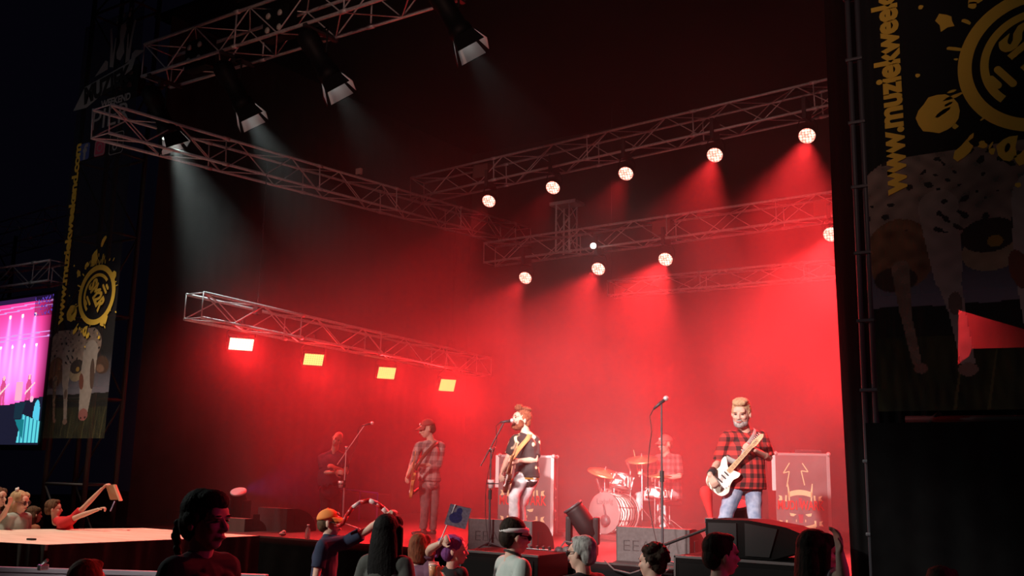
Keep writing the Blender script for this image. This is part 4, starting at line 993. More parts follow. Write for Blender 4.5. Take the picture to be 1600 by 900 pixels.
# ------------------------------------------------------------------ stage boxes and gear
M_CASE = noise_tint(mat('grey_printed_case_cloth', (0.2, 0.16, 0.16), 0.85), 5, (0.17, 0.135, 0.135), (0.23, 0.185, 0.185))
M_CASESIDE = mat('red_brown_case_panel', (0.12, 0.03, 0.03), 0.6)
M_CREAM = mat('cream_print', (0.85, 0.72, 0.42), 0.7)
M_REDPRINT = mat('red_print', (0.75, 0.06, 0.05), 0.7)
M_EDGE = mat('aluminium_case_edge', (0.38, 0.34, 0.34), 0.5, 0.3)
def logo_case(label, bl, w, dep, h, rz):
    t = Thing('flight_case', label, 'flight case', bl, 'tall cases with the band logo')
    M = Matrix.Translation(bl) @ Matrix.Rotation(rz, 4, 'Z')
    bm = new_bm(); box(bm, (0.01, .01, .08), (w - .01, dep - .01, h - .01), M); t.part('body', bm, M_CASESIDE)
    bm = new_bm(); box(bm, (-.01, -.012, .08), (w - .03, .008, h), M, .004); t.part('front_cloth', bm, M_CASE)
    bm = new_bm(); box(bm, (-.055, -.014, h * .62), (-.008, .0, h + .004), M, .004); t.part('tape_strip', bm, M_WHITE, label='white strip folded over the edge')
    bm = new_bm()
    for a, b in (((0, 0), (0, 0)), ):
        pass
    for x in (w,):
        for y in (0, dep): box(bm, (x - .03, y - .015, .08), (x + .012, y + .02, h), M, .004)
    box(bm, (-.01, -.015, h - .02), (w + .012, .02, h + .012), M, .004); box(bm, (-.01, dep - .02, h - .02), (w + .012, dep + .015, h + .012), M, .004); box(bm, (w - .02, 0, h - .02), (w + .012, dep, h + .012), M, .004)
    t.part('edging', bm, M_EDGE)
    for x in (0.0, w):
        for y in (0, dep):
            bm = new_bm(); ball(bm, M @ Vector((x, y, h)), .03, 10, 8); t.part('corner_cap', bm, M_EDGE, True)
    for z in (h * .30, h * .56):
        bm = new_bm(); box(bm, (w + .002, dep * .35, z - .07), (w + .014, dep * .65, z + .07), M, .004); la = t.part('latch', bm, M_EDGE)
        bm = new_bm(); box(bm, (w + .012, dep * .42, z - .045), (w + .018, dep * .58, z + .045), M, .003); t.part('latch_recess', bm, M_CASESIDE, parent=la)
    for x in (.08, w - .08):
        for y in (.08, dep - .08):
            bm = new_bm(); tube(bm, M @ Vector((x - .02, y, .045)), M @ Vector((x + .02, y, .045)), .045, seg=14); tube(bm, M @ Vector((x, y, .05)), M @ Vector((x, y, .09)), .02); t.part('castor', bm, M_RUBBER)
    # printed emblem
    E = M @ Matrix.Translation((w * .44, -.016, 0)); s = w / .62
    def flat(pts, z0): return [(a * s, z0 + b * s) for a, b in pts]
    zc = h * .47
    bm = new_bm()
    for sg in (-1, 1):   # lightning strokes
        L = [(-.115, .50), (-.19, .38), (-.12, .40), (-.155, .22)] if sg < 0 else [(.035, .50), (.10, .40), (.02, .41), (.055, .24)]
        for p, r_ in zip(L, L[1:]):
            a = Vector((p[0] * s, -.0, zc + p[1] * s)); b = Vector((r_[0] * s, -.0, zc + r_[1] * s)); n = (b - a).normalized().cross(Vector((0, 1, 0))) * .006 * s
            vs = [bm.verts.new(E @ v) for v in (a + n, b + n, b - n, a - n)]; bm.faces.new(vs)
    def arc_band(x0, x1, z0, bulge, th):
        N = 12; up = []; dn = []
        for i in range(N + 1):
            u = i / N; x = x0 + (x1 - x0) * u; z = z0 + bulge * (1 - (2 * u - 1) ** 2)
            up.append((x, z + th / 2)); dn.append((x, z - th / 2))
        prism(bm, [(a * s, zc + b * s) for a, b in up + dn[::-1]], .003, E)
    arc_band(-.14, .14, .125, .03, .062); arc_band(-.17, .17, -.235, -.035, .062)
    for sx in (-1, 1):
        for zz, f in ((.09, 1), (-.20, 1)):
            prism(bm, flat([(sx * .155, zz + .03), (sx * .175, zz + .03), (sx * .18, zz - .04), (sx * .16, zz - .045)], zc), .003, E)
            prism(bm, flat([(sx * .215, zz + .02), (sx * .255, zz + .03), (sx * .24, zz), (sx * .26, zz - .035), (sx * .21, zz - .03)], zc), .003, E)
        prism(bm, flat([(sx * .05, -.10), (sx * .13, -.085), (sx * .12, -.12), (sx * .085, -.125)], zc), .003, E)
        prism(bm, flat([(sx * .05, -.16), (sx * .058, -.16), (sx * .058, -.19), (sx * .05, -.19)], zc), .003, E)
        prism(bm, flat([(sx * .125, .18), (sx * .14, .26), (sx * .15, .26), (sx * .135, .05), (sx * .12, .05)], zc), .003, E)
    em = t.part('emblem', bm, M_CREAM)
    bm = new_bm(); X = E @ Matrix.Translation((0, -.002, zc - .0)) @ Matrix.Rotation(PI / 2, 4, 'X')
    text_mesh(bm, 'MUDI WARK', .15 * s, X, .004, .001, .62, 1.02); t.part('lettering', bm, M_REDPRINT)
    bm = new_bm(); prism(bm, flat([(-.03, -.02), (.03, -.02), (.02, .09), (-.02, .09)], zc - .0 + .0), .0012, E @ Matrix.Translation((0, .001, 0))); prism(bm, flat([(-.02, -.20), (.02, -.20), (.03, -.10), (-.03, -.10)], zc), .0015, E); t.part('print_shadow', bm, mat('dull_red_print', (.40, .08, .10), .7))
    return t
pR = stand(1212, 714, 12.9, STAGE_Z); pC = stand(781, 716, 13.9, STAGE_Z)
logo_case('tall case with the MUDI WARK logo beside the right-hand curtain', pR, .66, .75, 1.22, .50)
logo_case('tall case with the WARK logo half hidden behind the singer', pC, .74, .62, 1.14, .46)
bm = new_bm(); MQ = Matrix.Translation(pR) @ Matrix.Rotation(.50, 4, 'Z'); box(bm, (.30, .30, 1.235), (.64, .70, 1.285), MQ, .01); box(bm, (.34, .34, 1.228), (.40, .66, 1.236), MQ); o_ = link_bm('effects_unit', bm, M_DARKMETAL); tagit(o_, 'flat thin unit lying on top of the right case, at the curtain', 'box')

M_MON = noise_tint(mat('grey_monitor_paint', (0.07, 0.067, 0.067), 0.7), 30, (0.06, 0.057, 0.057), (0.085, 0.08, 0.08))
M_MONSIDE = mat('black_monitor_side', (0.025, 0.02, 0.02), 0.6)
def wedge(label, p, w, rz, h=.36, dep=.55, text=True, group='floor monitor speakers', mface=None):
    """flat back towards the crowd, curved side sloping to the band"""
    t = Thing('floor_monitor', label, 'monitor speaker', p, group)
    M = Matrix.Translation(p) @ Matrix.Rotation(rz, 4, 'Z')
    prof = [(0, 0), (0, h)] + [(.12 + (dep - .12) * math.sin(a), h * math.cos(a)) for a in [i * PI / 2 / 10 for i in range(11)]]
    for x0, x1, nm, mm in ((.012, w - .012, 'cabinet', mface or M_MON), (0, .012, 'side_panel', M_MONSIDE), (w - .012, w, 'side_panel', M_MONSIDE)):
        bm = new_bm(); R = M @ Matrix.Translation((x1, 0, 0)) @ Matrix.Rotation(PI / 2, 4, 'Z')
        prism(bm, [(a, b) for a, b in prof], x1 - x0, R)
        o = t.part(nm, bm, mm)
    bm = new_bm(); box(bm, (w - .001, .14, .08), (w + .004, .26, .24), M, .003); t.part('handle_recess', bm, M_RUBBER)
    bm = new_bm(); box(bm, (w - .001, .13, .035), (w + .003, .28, .06), M, .001); t.part('connector_plate', bm, M_DARKMETAL)
    if text:
        bm = new_bm(); text_mesh(bm, 'EEAW', .17, M @ Matrix.Translation((w * .42, -.003, h * .44)) @ Matrix.Rotation(PI / 2, 4, 'X'), -.004, .003, 1.25); t.part('lettering', bm, mat('black_embossed_letters', (.03, .03, .03), .5))
    return t
def wpos(px, Y, z=STAGE_Z): r = ray(px, 780); v = r * (Y / r.y); return Vector((v.x, v.y, z))
wedge('grey floor monitor with embossed letters in front of the singer', wpos(733, 9.9), .88, .06)
wedge('grey floor monitor with embossed letters in front of the drummer', wpos(963, 9.9), .84, .06)
wedge('dark floor monitor at the left with a red rim light along its top', wpos(404, 10.4), .62, .0, .33, .6, False)
wedge('small brownish floor monitor with vent slots beside the woman with the braid', wpos(335, 10.0), .72, -.03, .18, .4, False, mface=mat('brown_grey_panel', (.20, .11, .10), .7))
wedge('low grey floor monitor behind the catwalk end, left of the braid', wpos(262, 10.6), .5, -.1, .2, .4, False)

# moving head lamps standing on the stage edge
def moving_head(label, p, aim, m=M_BLACKMETAL, sc=1.0, face=None, rz=0.0):
    t = Thing('moving_head_lamp', label, 'stage lamp', p, 'moving head lamps on the stage edge')
    M = Matrix.Translation(p) @ Matrix.Rotation(rz, 4, 'Z') @ Matrix.Scale(sc, 4)
    bm = new_bm(); box(bm, (-.17, -.15, 0), (.17, .15, .12), M, .02); t.part('base', bm, m)
    bm = new_bm()
    for s in (-1, 1): box(bm, (s * .165 - .035, -.08, .13), (s * .165 + .035, .08, .46), M, .03)
    box(bm, (-.18, -.08, .12), (.18, .08, .17), M, .02); t.part('yoke', bm, m)
    d = Vector(aim).normalized(); F = M @ Matrix.Translation((0, 0, .40)) @ frame_from(d).to_4x4()
    bm = new_bm(); lathe(bm, [(.07, -.22), (.115, -.19), (.125, -.05), (.125, .10), (.115, .16), (.118, .20)], F, 24); t.part('head', bm, m, True)
    bm = new_bm(); lathe(bm, [(.112, .195), (.13, .20), (.13, .225), (.112, .225)], F, 28); t.part('bezel_ring', bm, face or M_DARKMETAL, True)
    bm = new_bm(); lathe(bm, [(.108, .17), (.10, .20), (.05, .218), (.01, .222)], F, 24); t.part('lens', bm, mat('dark_glass_lens', (.03, .025, .02), .08, spec=1.0), True)
    return t
moving_head('black moving head lamp tilted back between the two grey monitors', wpos(911, 10.1), (-.55, -.1, .8), rz=.35, sc=.95)
moving_head('moving head lamp pointing up behind the long black speaker', wpos(1150, 10.15), (.1, -.35, 1), sc=1.05)
moving_head('moving head lamp with a bright ring, left of the dark floor monitor', wpos(375, 10.4), (.25, -.45, 1), sc=.92, face=M_WHITE)  # white ring colour stands in for bright reflections on chrome
moving_head('small moving head lamp with a tilted red lit head above the catwalk', wpos(262, 10.9), (.75, .1, .7), sc=.85, face=mat('red_front_ring', (.6, .1, .08), .5))

# subwoofers and the long black line speaker in front of the stage
M_SUB = mat('black_textured_cabinet', (0.004, 0.004, 0.004), 0.85, spec=0.1)
def sub(label, px0, px1, Y, z1, dep=.7, z0=0.0, rz=0.0, m=M_SUB):
    a, b = wpos(px0, Y, 0), wpos(px1, Y, 0); w = b.x - a.x
    t = Thing('subwoofer', label, 'speaker', a, 'black bass speakers before the stage')
    M = Matrix.Translation(a) @ Matrix.Rotation(rz, 4, 'Z')
    bm = new_bm(); box(bm, (0, 0, z0), (w, dep, z1 - .0), M, .012); t.part('cabinet', bm, m)
    for k in range(2):
        bm = new_bm(); zz = z0 + (z1 - z0) * (.05 + .48 * k); box(bm, (.05, -.012, zz), (w - .05, .004, zz + (z1 - z0) * .42), M, .006); t.part('grille', bm, mat('black_mesh_grille', (.005, .005, .005), .8, spec=.1))
    bm = new_bm(); box(bm, (-.004, -.006, z1 - .02), (w + .004, .02, z1 + .004), M, .003); box(bm, (-.006, -.006, z0), (.014, .02, z1), M, .003); t.part('edge_trim', bm, mat('worn_grey_edge', (.06, .055, .055), .6))
    return t
sub('broad black bass speaker under the long black speaker', 1053, 1262, 8.75, 1.27, .75)
sub('dark bass speaker with a red lit top before the singer\'s monitor', 722, 842, 8.80, 1.17, .6)
t = Thing('line_speaker', 'long black angular speaker lying on the bass speaker in front of the right guitarist', 'speaker', wpos(1102, 8.9, 1.275))
a = wpos(1102, 8.9, 1.275); w = wpos(1270, 8.9, 1.275).x - a.x; M = Matrix.Translation(a)
bm = new_bm(); prism(bm, [(0, 0), (0, .33), (w * .42, .335), (w * .75, .29), (w, .20), (w, .12), (w * .62, 0)], .5, M); t.part('cabinet', bm, M_SUB)
bm = new_bm(); prism(bm, [(.03, .03), (.03, .30), (w * .30, .305), (w * .30, .03)], .02, M @ Matrix.Translation((0, -.015, 0))); t.part('grille', bm, M_BLACKMETAL)
bm = new_bm(); prism(bm, [(w * .38, .02), (w * .38, .31), (w * .68, .27), (w * .60, .02)], .02, M @ Matrix.Translation((0, -.015, 0))); t.part('grille', bm, M_BLACKMETAL)
for x, z in ((0, .29), (0, .20), (0, .06), (w - .03, .22), (w - .03, .10)):
    bm = new_bm(); box(bm, (x - .03, .05, z), (x + .05, .12, z + .05), M, .008); t.part('rigging_lug', bm, M_DARKMETAL)
bm = new_bm(); e = M @ Vector((-.01, .06, .24)); tube(bm, e, e + Vector((-.42, -.05, -.17)), .014, seg=8); t.part('rigging_bar', bm, M_BLACKMETAL)
# small things along the edge
p = wpos(852, 9.75)
t = Thing('cable_box', 'open grey stage box with silver rails and plugs at the front edge', 'box', p)
M = Matrix.Translation(p)
bm = new_bm(); box(bm, (-.20, -.08, 0), (.16, .12, .07), M, .006); t.part('body', bm, M_DARKMETAL)
bm = new_bm(); box(bm, (-.21, -.095, .0), (.17, -.08, .018), M, .003); box(bm, (-.2, -.09, .07), (.1, -.08, .08), M, .003); t.part('rail', bm, M_CHROME)
for i in range(4): bm = new_bm(); tube(bm, M @ Vector((-.15 + i * .08, -.03, .07)), M @ Vector((-.15 + i * .08, -.05, .11)), .016, seg=10); t.part('plug', bm, M_RUBBER)
p = wpos(882, 9.8); t = Thing('mains_plug_cluster', 'tangle of grey plugs and sockets right of the stage box', 'plugs', p)
M = Matrix.Translation(p)
for i, (x, y, z, r_) in enumerate(((-.05, 0, .07, .045), (.03, .03, .08, .04), (.10, .0, .05, .05), (.0, -.05, .04, .04))):
    bm = new_bm(); tube(bm, M @ Vector((x, y - .05, z)), M @ Vector((x, y + .05, z - .02)), r_, seg=12); t.part('plug', bm, (M_DARKMETAL, M_MON, M_EDGE, M_RUBBER)[i], True)
bm = new_bm(); path(bm, [M @ Vector(v) for v in ((-.05, 0, .1), (.0, .02, .17), (.10, .03, .16), (.2, .0, .06), (.35, -.05, .02))], .008); t.part('cable', bm, M_MON)
def cable(name, label, pts, r, m):
    bm = new_bm(); path(bm, pts, r, 6); o = link_bm(name, bm, m, None, True); tagit(o, label, 'cable', 'pale cables at the stage front')
ze = STAGE_Z + .02
cable('cable', 'pale cable looping down the black stage front left of the curly head', [wpos(945, 9.55, ze), wpos(960, 9.5, ze - .08), wpos(985, 9.45, ze - .10), wpos(1015, 9.42, ze - .02), wpos(1040, 9.3, ze + .02)], .009, M_MON)
cable('cable', 'pale cable slanting down towards the crowd, upper of two', [wpos(1045, 9.2, ze), wpos(1010, 9.1, ze - .15), wpos(975, 9.0, ze - .28), wpos(940, 8.9, ze - .4)], .009, M_MON)
cable('cable', 'pale cable slanting down towards the crowd, lower of two', [wpos(1050, 9.0, ze - .08), wpos(1020, 8.9, ze - .22), wpos(990, 8.8, ze - .36)], .009, M_MON)
t = Thing('water_bottle', 'small clear bottle with pale cap on the stage edge left of the orange cap', 'bottle', wpos(484, 9.72))
M = Matrix.Translation(wpos(484, 9.72))
bm = new_bm(); lathe(bm, [(.03, 0), (.034, .01), (.034, .11), (.014, .145), (.013, .16)], M, 16); t.part('bottle_body', bm, mat('clear_plastic', (.7, .5, .5), .15, alpha=.55, spec=.8), True)
bm = new_bm(); lathe(bm, [(.017, .155), (.017, .18)], M, 12); t.part('cap', bm, M_WHITE, True)
bm = new_bm(); p = wpos(445, 9.75, STAGE_Z + .035)
ellip(bm, p, (.055, .04, .03)); ellip(bm, p + Vector((.02, .0, .018)), (.03, .03, .03)); o_ = link_bm('crumpled_cloth', bm, mat('pink_cloth', (.7, .25, .25), .9), None, True); tagit(o_, 'small crumpled pinkish cloth on the stage edge beside the bottle', 'cloth')
# things on the left of the stage, purple light put into their colours
p = wpos(505, 13.0)
bm = new_bm(); prism(bm, [(-.13, 0), (.13, 0), (.11, .45), (.10, .62), (.03, .50), (-.05, .22)], .06, Matrix.Translation(p + Vector((0, 0, .05)))); o_ = link_bm('guitar_bag', bm, mat('violet_lit_nylon', (.10, .06, .55), .5)); tagit(o_, 'pointed bag, coloured as violet lit, standing behind the man with the orange cap', 'bag')
t = Thing('keyboard_rack', 'thin violet lit square frame standing left of the red cap guitarist', 'frame', wpos(552, 13.6))
a = wpos(527, 13.6); b = wpos(590, 13.6)
bm = new_bm(); path(bm, [a + Vector((0, 0, .02)), a + Vector((0, 0, .56)), b + Vector((0, 0, .50)), b + Vector((0, 0, .0))], .014); t.part('tube_frame', bm, mat('violet_lit_tube', (.25, .12, .6), .5))
bm = new_bm(); tube(bm, a + Vector((.55, 0, 0)), a + Vector((.55, 0, .52)), .014); t.part('upright', bm, mat('violet_lit_tube'))
bm = new_bm(); box(bm, a + Vector((.02, .03, .03)), Vector((b.x - .02, b.y + .4, a.z + .48)), None, .01); t.part('case_body', bm, M_CASESIDE)

# black boxes at the far left of the stage
for (px, Y, w, h, lab) in ((140, 11.2, .9, .42, 'dark speaker box behind the boy in the red shirt'), (188, 11.0, .8, .34, 'low dark box behind the catwalk, left of the tilted lamp'), (232, 11.4, .4, .28, 'small dark box with silver fittings behind the catwalk')):
    p = wpos(px, Y); t = Thing('equipment_box', lab, 'box', p, 'dark boxes behind the catwalk'); M = Matrix.Translation(p)
    bm = new_bm(); box(bm, (-w / 2, 0, 0), (w / 2, .5, h), M, .012); t.part('body', bm, mat('dull_red_black_box', (.05, .02, .022), .7))
    bm = new_bm(); box(bm, (-w / 2 + .04, -.01, h * .25), (-w / 2 + .1, .0, h * .7), M, .002); box(bm, (w / 2 - .1, -.01, h * .25), (w / 2 - .04, .0, h * .7), M, .002); t.part('handle', bm, M_DARKMETAL)

# ------------------------------------------------------------------ catwalk and barrier
CW = 1.15
M_CAT = noise_tint(mat('pale_plywood_deck', (0.70, 0.60, 0.50), 0.75), 1.5, (0.62, 0.52, 0.42), (0.78, 0.68, 0.58), stretch=(1, 4, 1))
pts = [on_z(px, py, CW) for px, py in ((-160, 838), (73, 851), (404, 838), (225, 825), (-160, 829))]
pts[2] = on_z(404, 837, CW)
bm = new_bm(); vs = [bm.verts.new(p) for p in pts] + [bm.verts.new(p - Vector((0, 0, .06))) for p in pts]
bm.faces.new(vs[:5][::-1]); bm.faces.new(vs[5:])
for i in range(5): bm.faces.new((vs[i], vs[(i + 1) % 5], vs[5 + (i + 1) % 5], vs[5 + i]))
t = Thing('catwalk', 'low catwalk with pale wooden top and black cloth front at the left', 'catwalk', (pts[1].x, pts[1].y, 0))
t.part('deck', bm, M_CAT)
for k in (0, 1):
    A, B = pts[k], pts[k + 1]; d = (B - A); n = Vector((d.y, -d.x, 0)).normalized()
    bm = new_bm(); grid_sheet(bm, lambda u, v: Vector((A.x + d.x * u, A.y + d.y * u, (CW - .004) * v)) + n * (.03 + .02 * math.sin(u * 90) * (1.2 - v) + .012 * math.sin(u * 37)), 160, 4)
    t.part('skirt', bm, mat('dark_green_black_cloth', (.020, .020, .016), .95), True)
for q_ in ((-.25, .25), (-1.6, .3), (-.5, 1.2), (-1.4, 1.3)):
    bm = new_bm(); tube(bm, (pts[1].x + q_[0], pts[1].y + q_[1], 0), (pts[1].x + q_[0], pts[1].y + q_[1], CW - .06), .03); t.part('leg', bm, M_BLACKMETAL)
p = on_z(49, 844, CW); bm = new_bm(); box(bm, (p.x - .05, p.y - .03, CW), (p.x + .05, p.y + .03, CW + .02), None, .006); o_ = link_bm('dark_clip', bm, M_RUBBER); tagit(o_, 'tiny black clip lying on the pale catwalk top', 'clip')
# crowd barrier ledge at the bottom left
b0, b1 = on_z(-60, 883, 1.1), on_z(420, 897, 1.1); d = (b1 - b0).normalized(); n = Vector((d.y, -d.x, 0)).normalized(); L = (b1 - b0).length
BM_ = Matrix((( d.x, -n.x, 0, b0.x), (d.y, -n.y, 0, b0.y), (0, 0, 1, 0), (0, 0, 0, 1)))
t = Thing('crowd_barrier', 'grey metal crowd barrier, coloured as lilac lit, along the bottom left in front of the catwalk', 'barrier', (b0.x, b0.y, 0))
M_LILAC_LIT = noise_tint(mat('lilac_lit_metal', (.34, .31, .36), .5, .2), 3, (.28, .25, .30), (.42, .38, .44), stretch=(1, 1, 12))  # lavender light on the grey metal is mixed into its colour
bm = new_bm(); box(bm, (0, -.06, 1.06), (L, .0, 1.10), BM_, .006); t.part('top_rail', bm, M_LILAC_LIT)
bm = new_bm(); box(bm, (0, -.05, .04), (L, -.03, 1.06), BM_); t.part('panel', bm, M_LILAC_LIT)
bm = new_bm(); box(bm, (0, -1.0, .0), (L, -.02, .03), BM_); t.part('foot_plate', bm, M_LILAC_LIT)
k = .2
while k < L:
    bm = new_bm(); box(bm, (k, .0, .03), (k + .05, .05, 1.06), BM_, .004); t.part('upright', bm, M_LILAC_LIT); k += 1.0
p = on_z(66, 893, 1.09); bm = new_bm(); box(bm, (p.x - .02, p.y - .04, 1.10), (p.x + .03, p.y + .04, 1.15), None, .01); tube(bm, p + Vector((-.02, 0, .05)), p + Vector((.06, 0, .10)), .014); o_ = link_bm('barrier_clamp', bm, M_CHROME, None); tagit(o_, 'shiny steel clamp on top of the lilac lit barrier', 'clamp')
# ------------------------------------------------------------------ banners, towers, screen
M_POLE = mat('scaffold_pole', (0.06, 0.063, 0.075), 0.5, 0.1)
M_SCAFD = mat('dark_scaffold_steel', (0.012, 0.012, 0.014), 0.7)
M_YEL = mat('yellow_print', (0.75, 0.52, 0.06), 0.8)
M_GREYP = mat('grey_white_print', (0.30, 0.30, 0.29), 0.8)
def ell(X, Z, cx, cz, rx, rz, a=0.0):
    c, s = math.cos(a), math.sin(a); x = (X - cx); z = (Z - cz); return ((x * c + z * s) / rx) ** 2 + ((-x * s + z * c) / rz) ** 2 < 1
def seg_(X, Z, ax, az, bx, bz, ra, rb):
    dx, dz = bx - ax, bz - az; t = np.clip(((X - ax) * dx + (Z - az) * dz) / (dx * dx + dz * dz), 0, 1)
    return (X - ax - t * dx) ** 2 + (Z - az - t * dz) ** 2 < (ra + (rb - ra) * t) ** 2
def nz(X, Z, f, s=0.0):
    return (np.sin(X * f + 3 * np.sin(Z * f * .7 + s)) * np.sin(Z * f * 1.3 + 2 * np.sin(X * f * .6 + s)) + .5 * np.sin(X * f * 2.3 + s) * np.sin(Z * f * 2.1)) / 1.5
def cow_print(X, Z):
    """the farm photograph printed on the lower part of a banner; X, Z in metres on a 1.9 m wide sheet"""
    C = np.zeros(X.shape + (3,)); C[:] = (.012, .012, .013)
    def put(m, col, var=0.0):
        k = (1 + var * nz(X, Z, 17, 2))[..., None]; C[m] = (np.array(col) * k)[m]
    sky = np.clip((1.55 - Z) / .7, 0, 1) ** 1.3
    C += sky[..., None] * np.array((.20, .20, .26))
    put(Z < .80 + .012 * nz(X, Z, 9), (.012, .013, .010)); 
    grass = Z < .56; k = (.55 + .45 * nz(X * 3, Z * .6, 12))
    C[grass] = (np.array((.060, .065, .022)) * k[..., None])[grass]
    for gx in (.55, .78, 1.2, 1.55, 1.75): put(seg_(X, Z, gx, .0, gx + .10, .55, .012, .003), (.12, .11, .04))
    body = ell(X, Z, .42, 1.62, .55, .42) | ell(X, Z, .25, 1.35, .32, .33) | ell(X, Z, 1.0, 1.7, .55, .35)
    put(body & (Z < 2.0), (.34, .27, .23), .35)
    put(ell(X, Z, .22, 1.22, .26, .28), (.25, .13, .07), .5); put(ell(X, Z, .18, 1.02, .16, .10), (.07, .04, .03))
    for a in ((.22, 1.1, .24, .75, .07, .045), (.24, .75, .30, .38, .04, .035)): put(seg_(X, Z, *a), (.26, .18, .13), .3)
    for a in ((.52, 1.55, .56, 1.0, .15, .10), (.56, 1.0, .60, .78, .085, .065), (.60, .78, .66, .36, .06, .05)): put(seg_(X, Z, *a), (.42, .36, .32), .2)
    put(ell(X, Z, .66, .30, .07, .05), (.30, .20, .16)); put(ell(X, Z, .60, .80, .05, .09), (.20, .14, .11))
    put(ell(X, Z, .33, .32, .05, .04), (.28, .16, .12))
    sp = nz(X, Z, 21, 5) > .55; put(body & sp & (Z > 1.35), (.04, .035, .035))
    # head hanging down, ears out to both sides
    put(ell(X, Z, .88, 1.18, .22, .15, .2), (.42, .34, .22), .2); put(ell(X, Z, .86, 1.30, .20, .13, .1), (.055, .04, .035))
    put(ell(X, Z, .90, 1.25, .055, .045), (.42, .27, .05))
    put(ell(X, Z, 1.62, 1.30, .22, .16, -.2), (.10, .055, .035)); put(ell(X, Z, 1.58, 1.24, .12, .07, -.2), (.26, .15, .10))
    for a in ((1.25, 1.55, 1.22, 1.05, .22, .21), (1.22, 1.05, 1.20, .50, .21, .14)): put(seg_(X, Z, *a), (.50, .46, .42), .12)
    put(ell(X, Z, 1.05, 1.02, .07, .15, .2), (.26, .09, .06)); put(ell(X, Z, 1.36, 1.15, .07, .28, .1), (.14, .09, .07))
    put(ell(X, Z, 1.20, .42, .14, .11), (.42, .16, .15)); put(ell(X, Z, 1.14, .36, .03, .02), (.12, .04, .04)); put(ell(X, Z, 1.26, .37, .03, .02), (.12, .04, .04))
    return C * .95
def painted(name, P, nu, nv, fn, m, parent=None, thick=None):
    """flat printed sheet; fn(u, v) gives the ink colour of every cell"""
    u = (np.arange(nu) + .5) / nu; v = (np.arange(nv) + .5) / nv; U, V = np.meshgrid(u, v)
    C = fn(U, V)
    gu = np.linspace(0, 1, nu + 1); gv = np.linspace(0, 1, nv + 1); GU, GV = np.meshgrid(gu, gv)
    o0, du, dv = P; o0 = np.array(o0); du = np.array(du); dv = np.array(dv)
    co = o0 + GU[..., None] * du + GV[..., None] * dv
    i = np.arange(nv)[:, None] * (nu + 1) + np.arange(nu)[None, :]
    F = np.stack([i, i + 1, i + nu + 2, i + nu + 1], -1).reshape(-1, 4)
    me = bpy.data.meshes.new(name); me.from_pydata(co.reshape(-1, 3).tolist(), [], F.tolist())
    a = me.attributes.new('print', 'FLOAT_COLOR', 'FACE'); col = np.ones((nu * nv, 4)); col[:, :3] = np.clip(C.reshape(-1, 3), 0, 4); a.data.foreach_set('color', col.reshape(-1))
    me.materials.append(m); o = bpy.data.objects.new(name, me); COL.objects.link(o); o.parent = parent
    return o
M_BANNER = attr_mat('printed_mesh_banner', .85)
def see_through(m, amount):
    n, l = nodes_of(m); b = n['Principled BSDF']; out = n['Material Output']; tr = n.new('ShaderNodeBsdfTransparent'); mx = n.new('ShaderNodeMixShader'); mx.inputs[0].default_value = amount
    l.new(b.outputs[0], mx.inputs[1]); l.new(tr.outputs[0], mx.inputs[2]); l.new(mx.outputs[0], out.inputs['Surface'])
see_through(M_BANNER, 0.40)
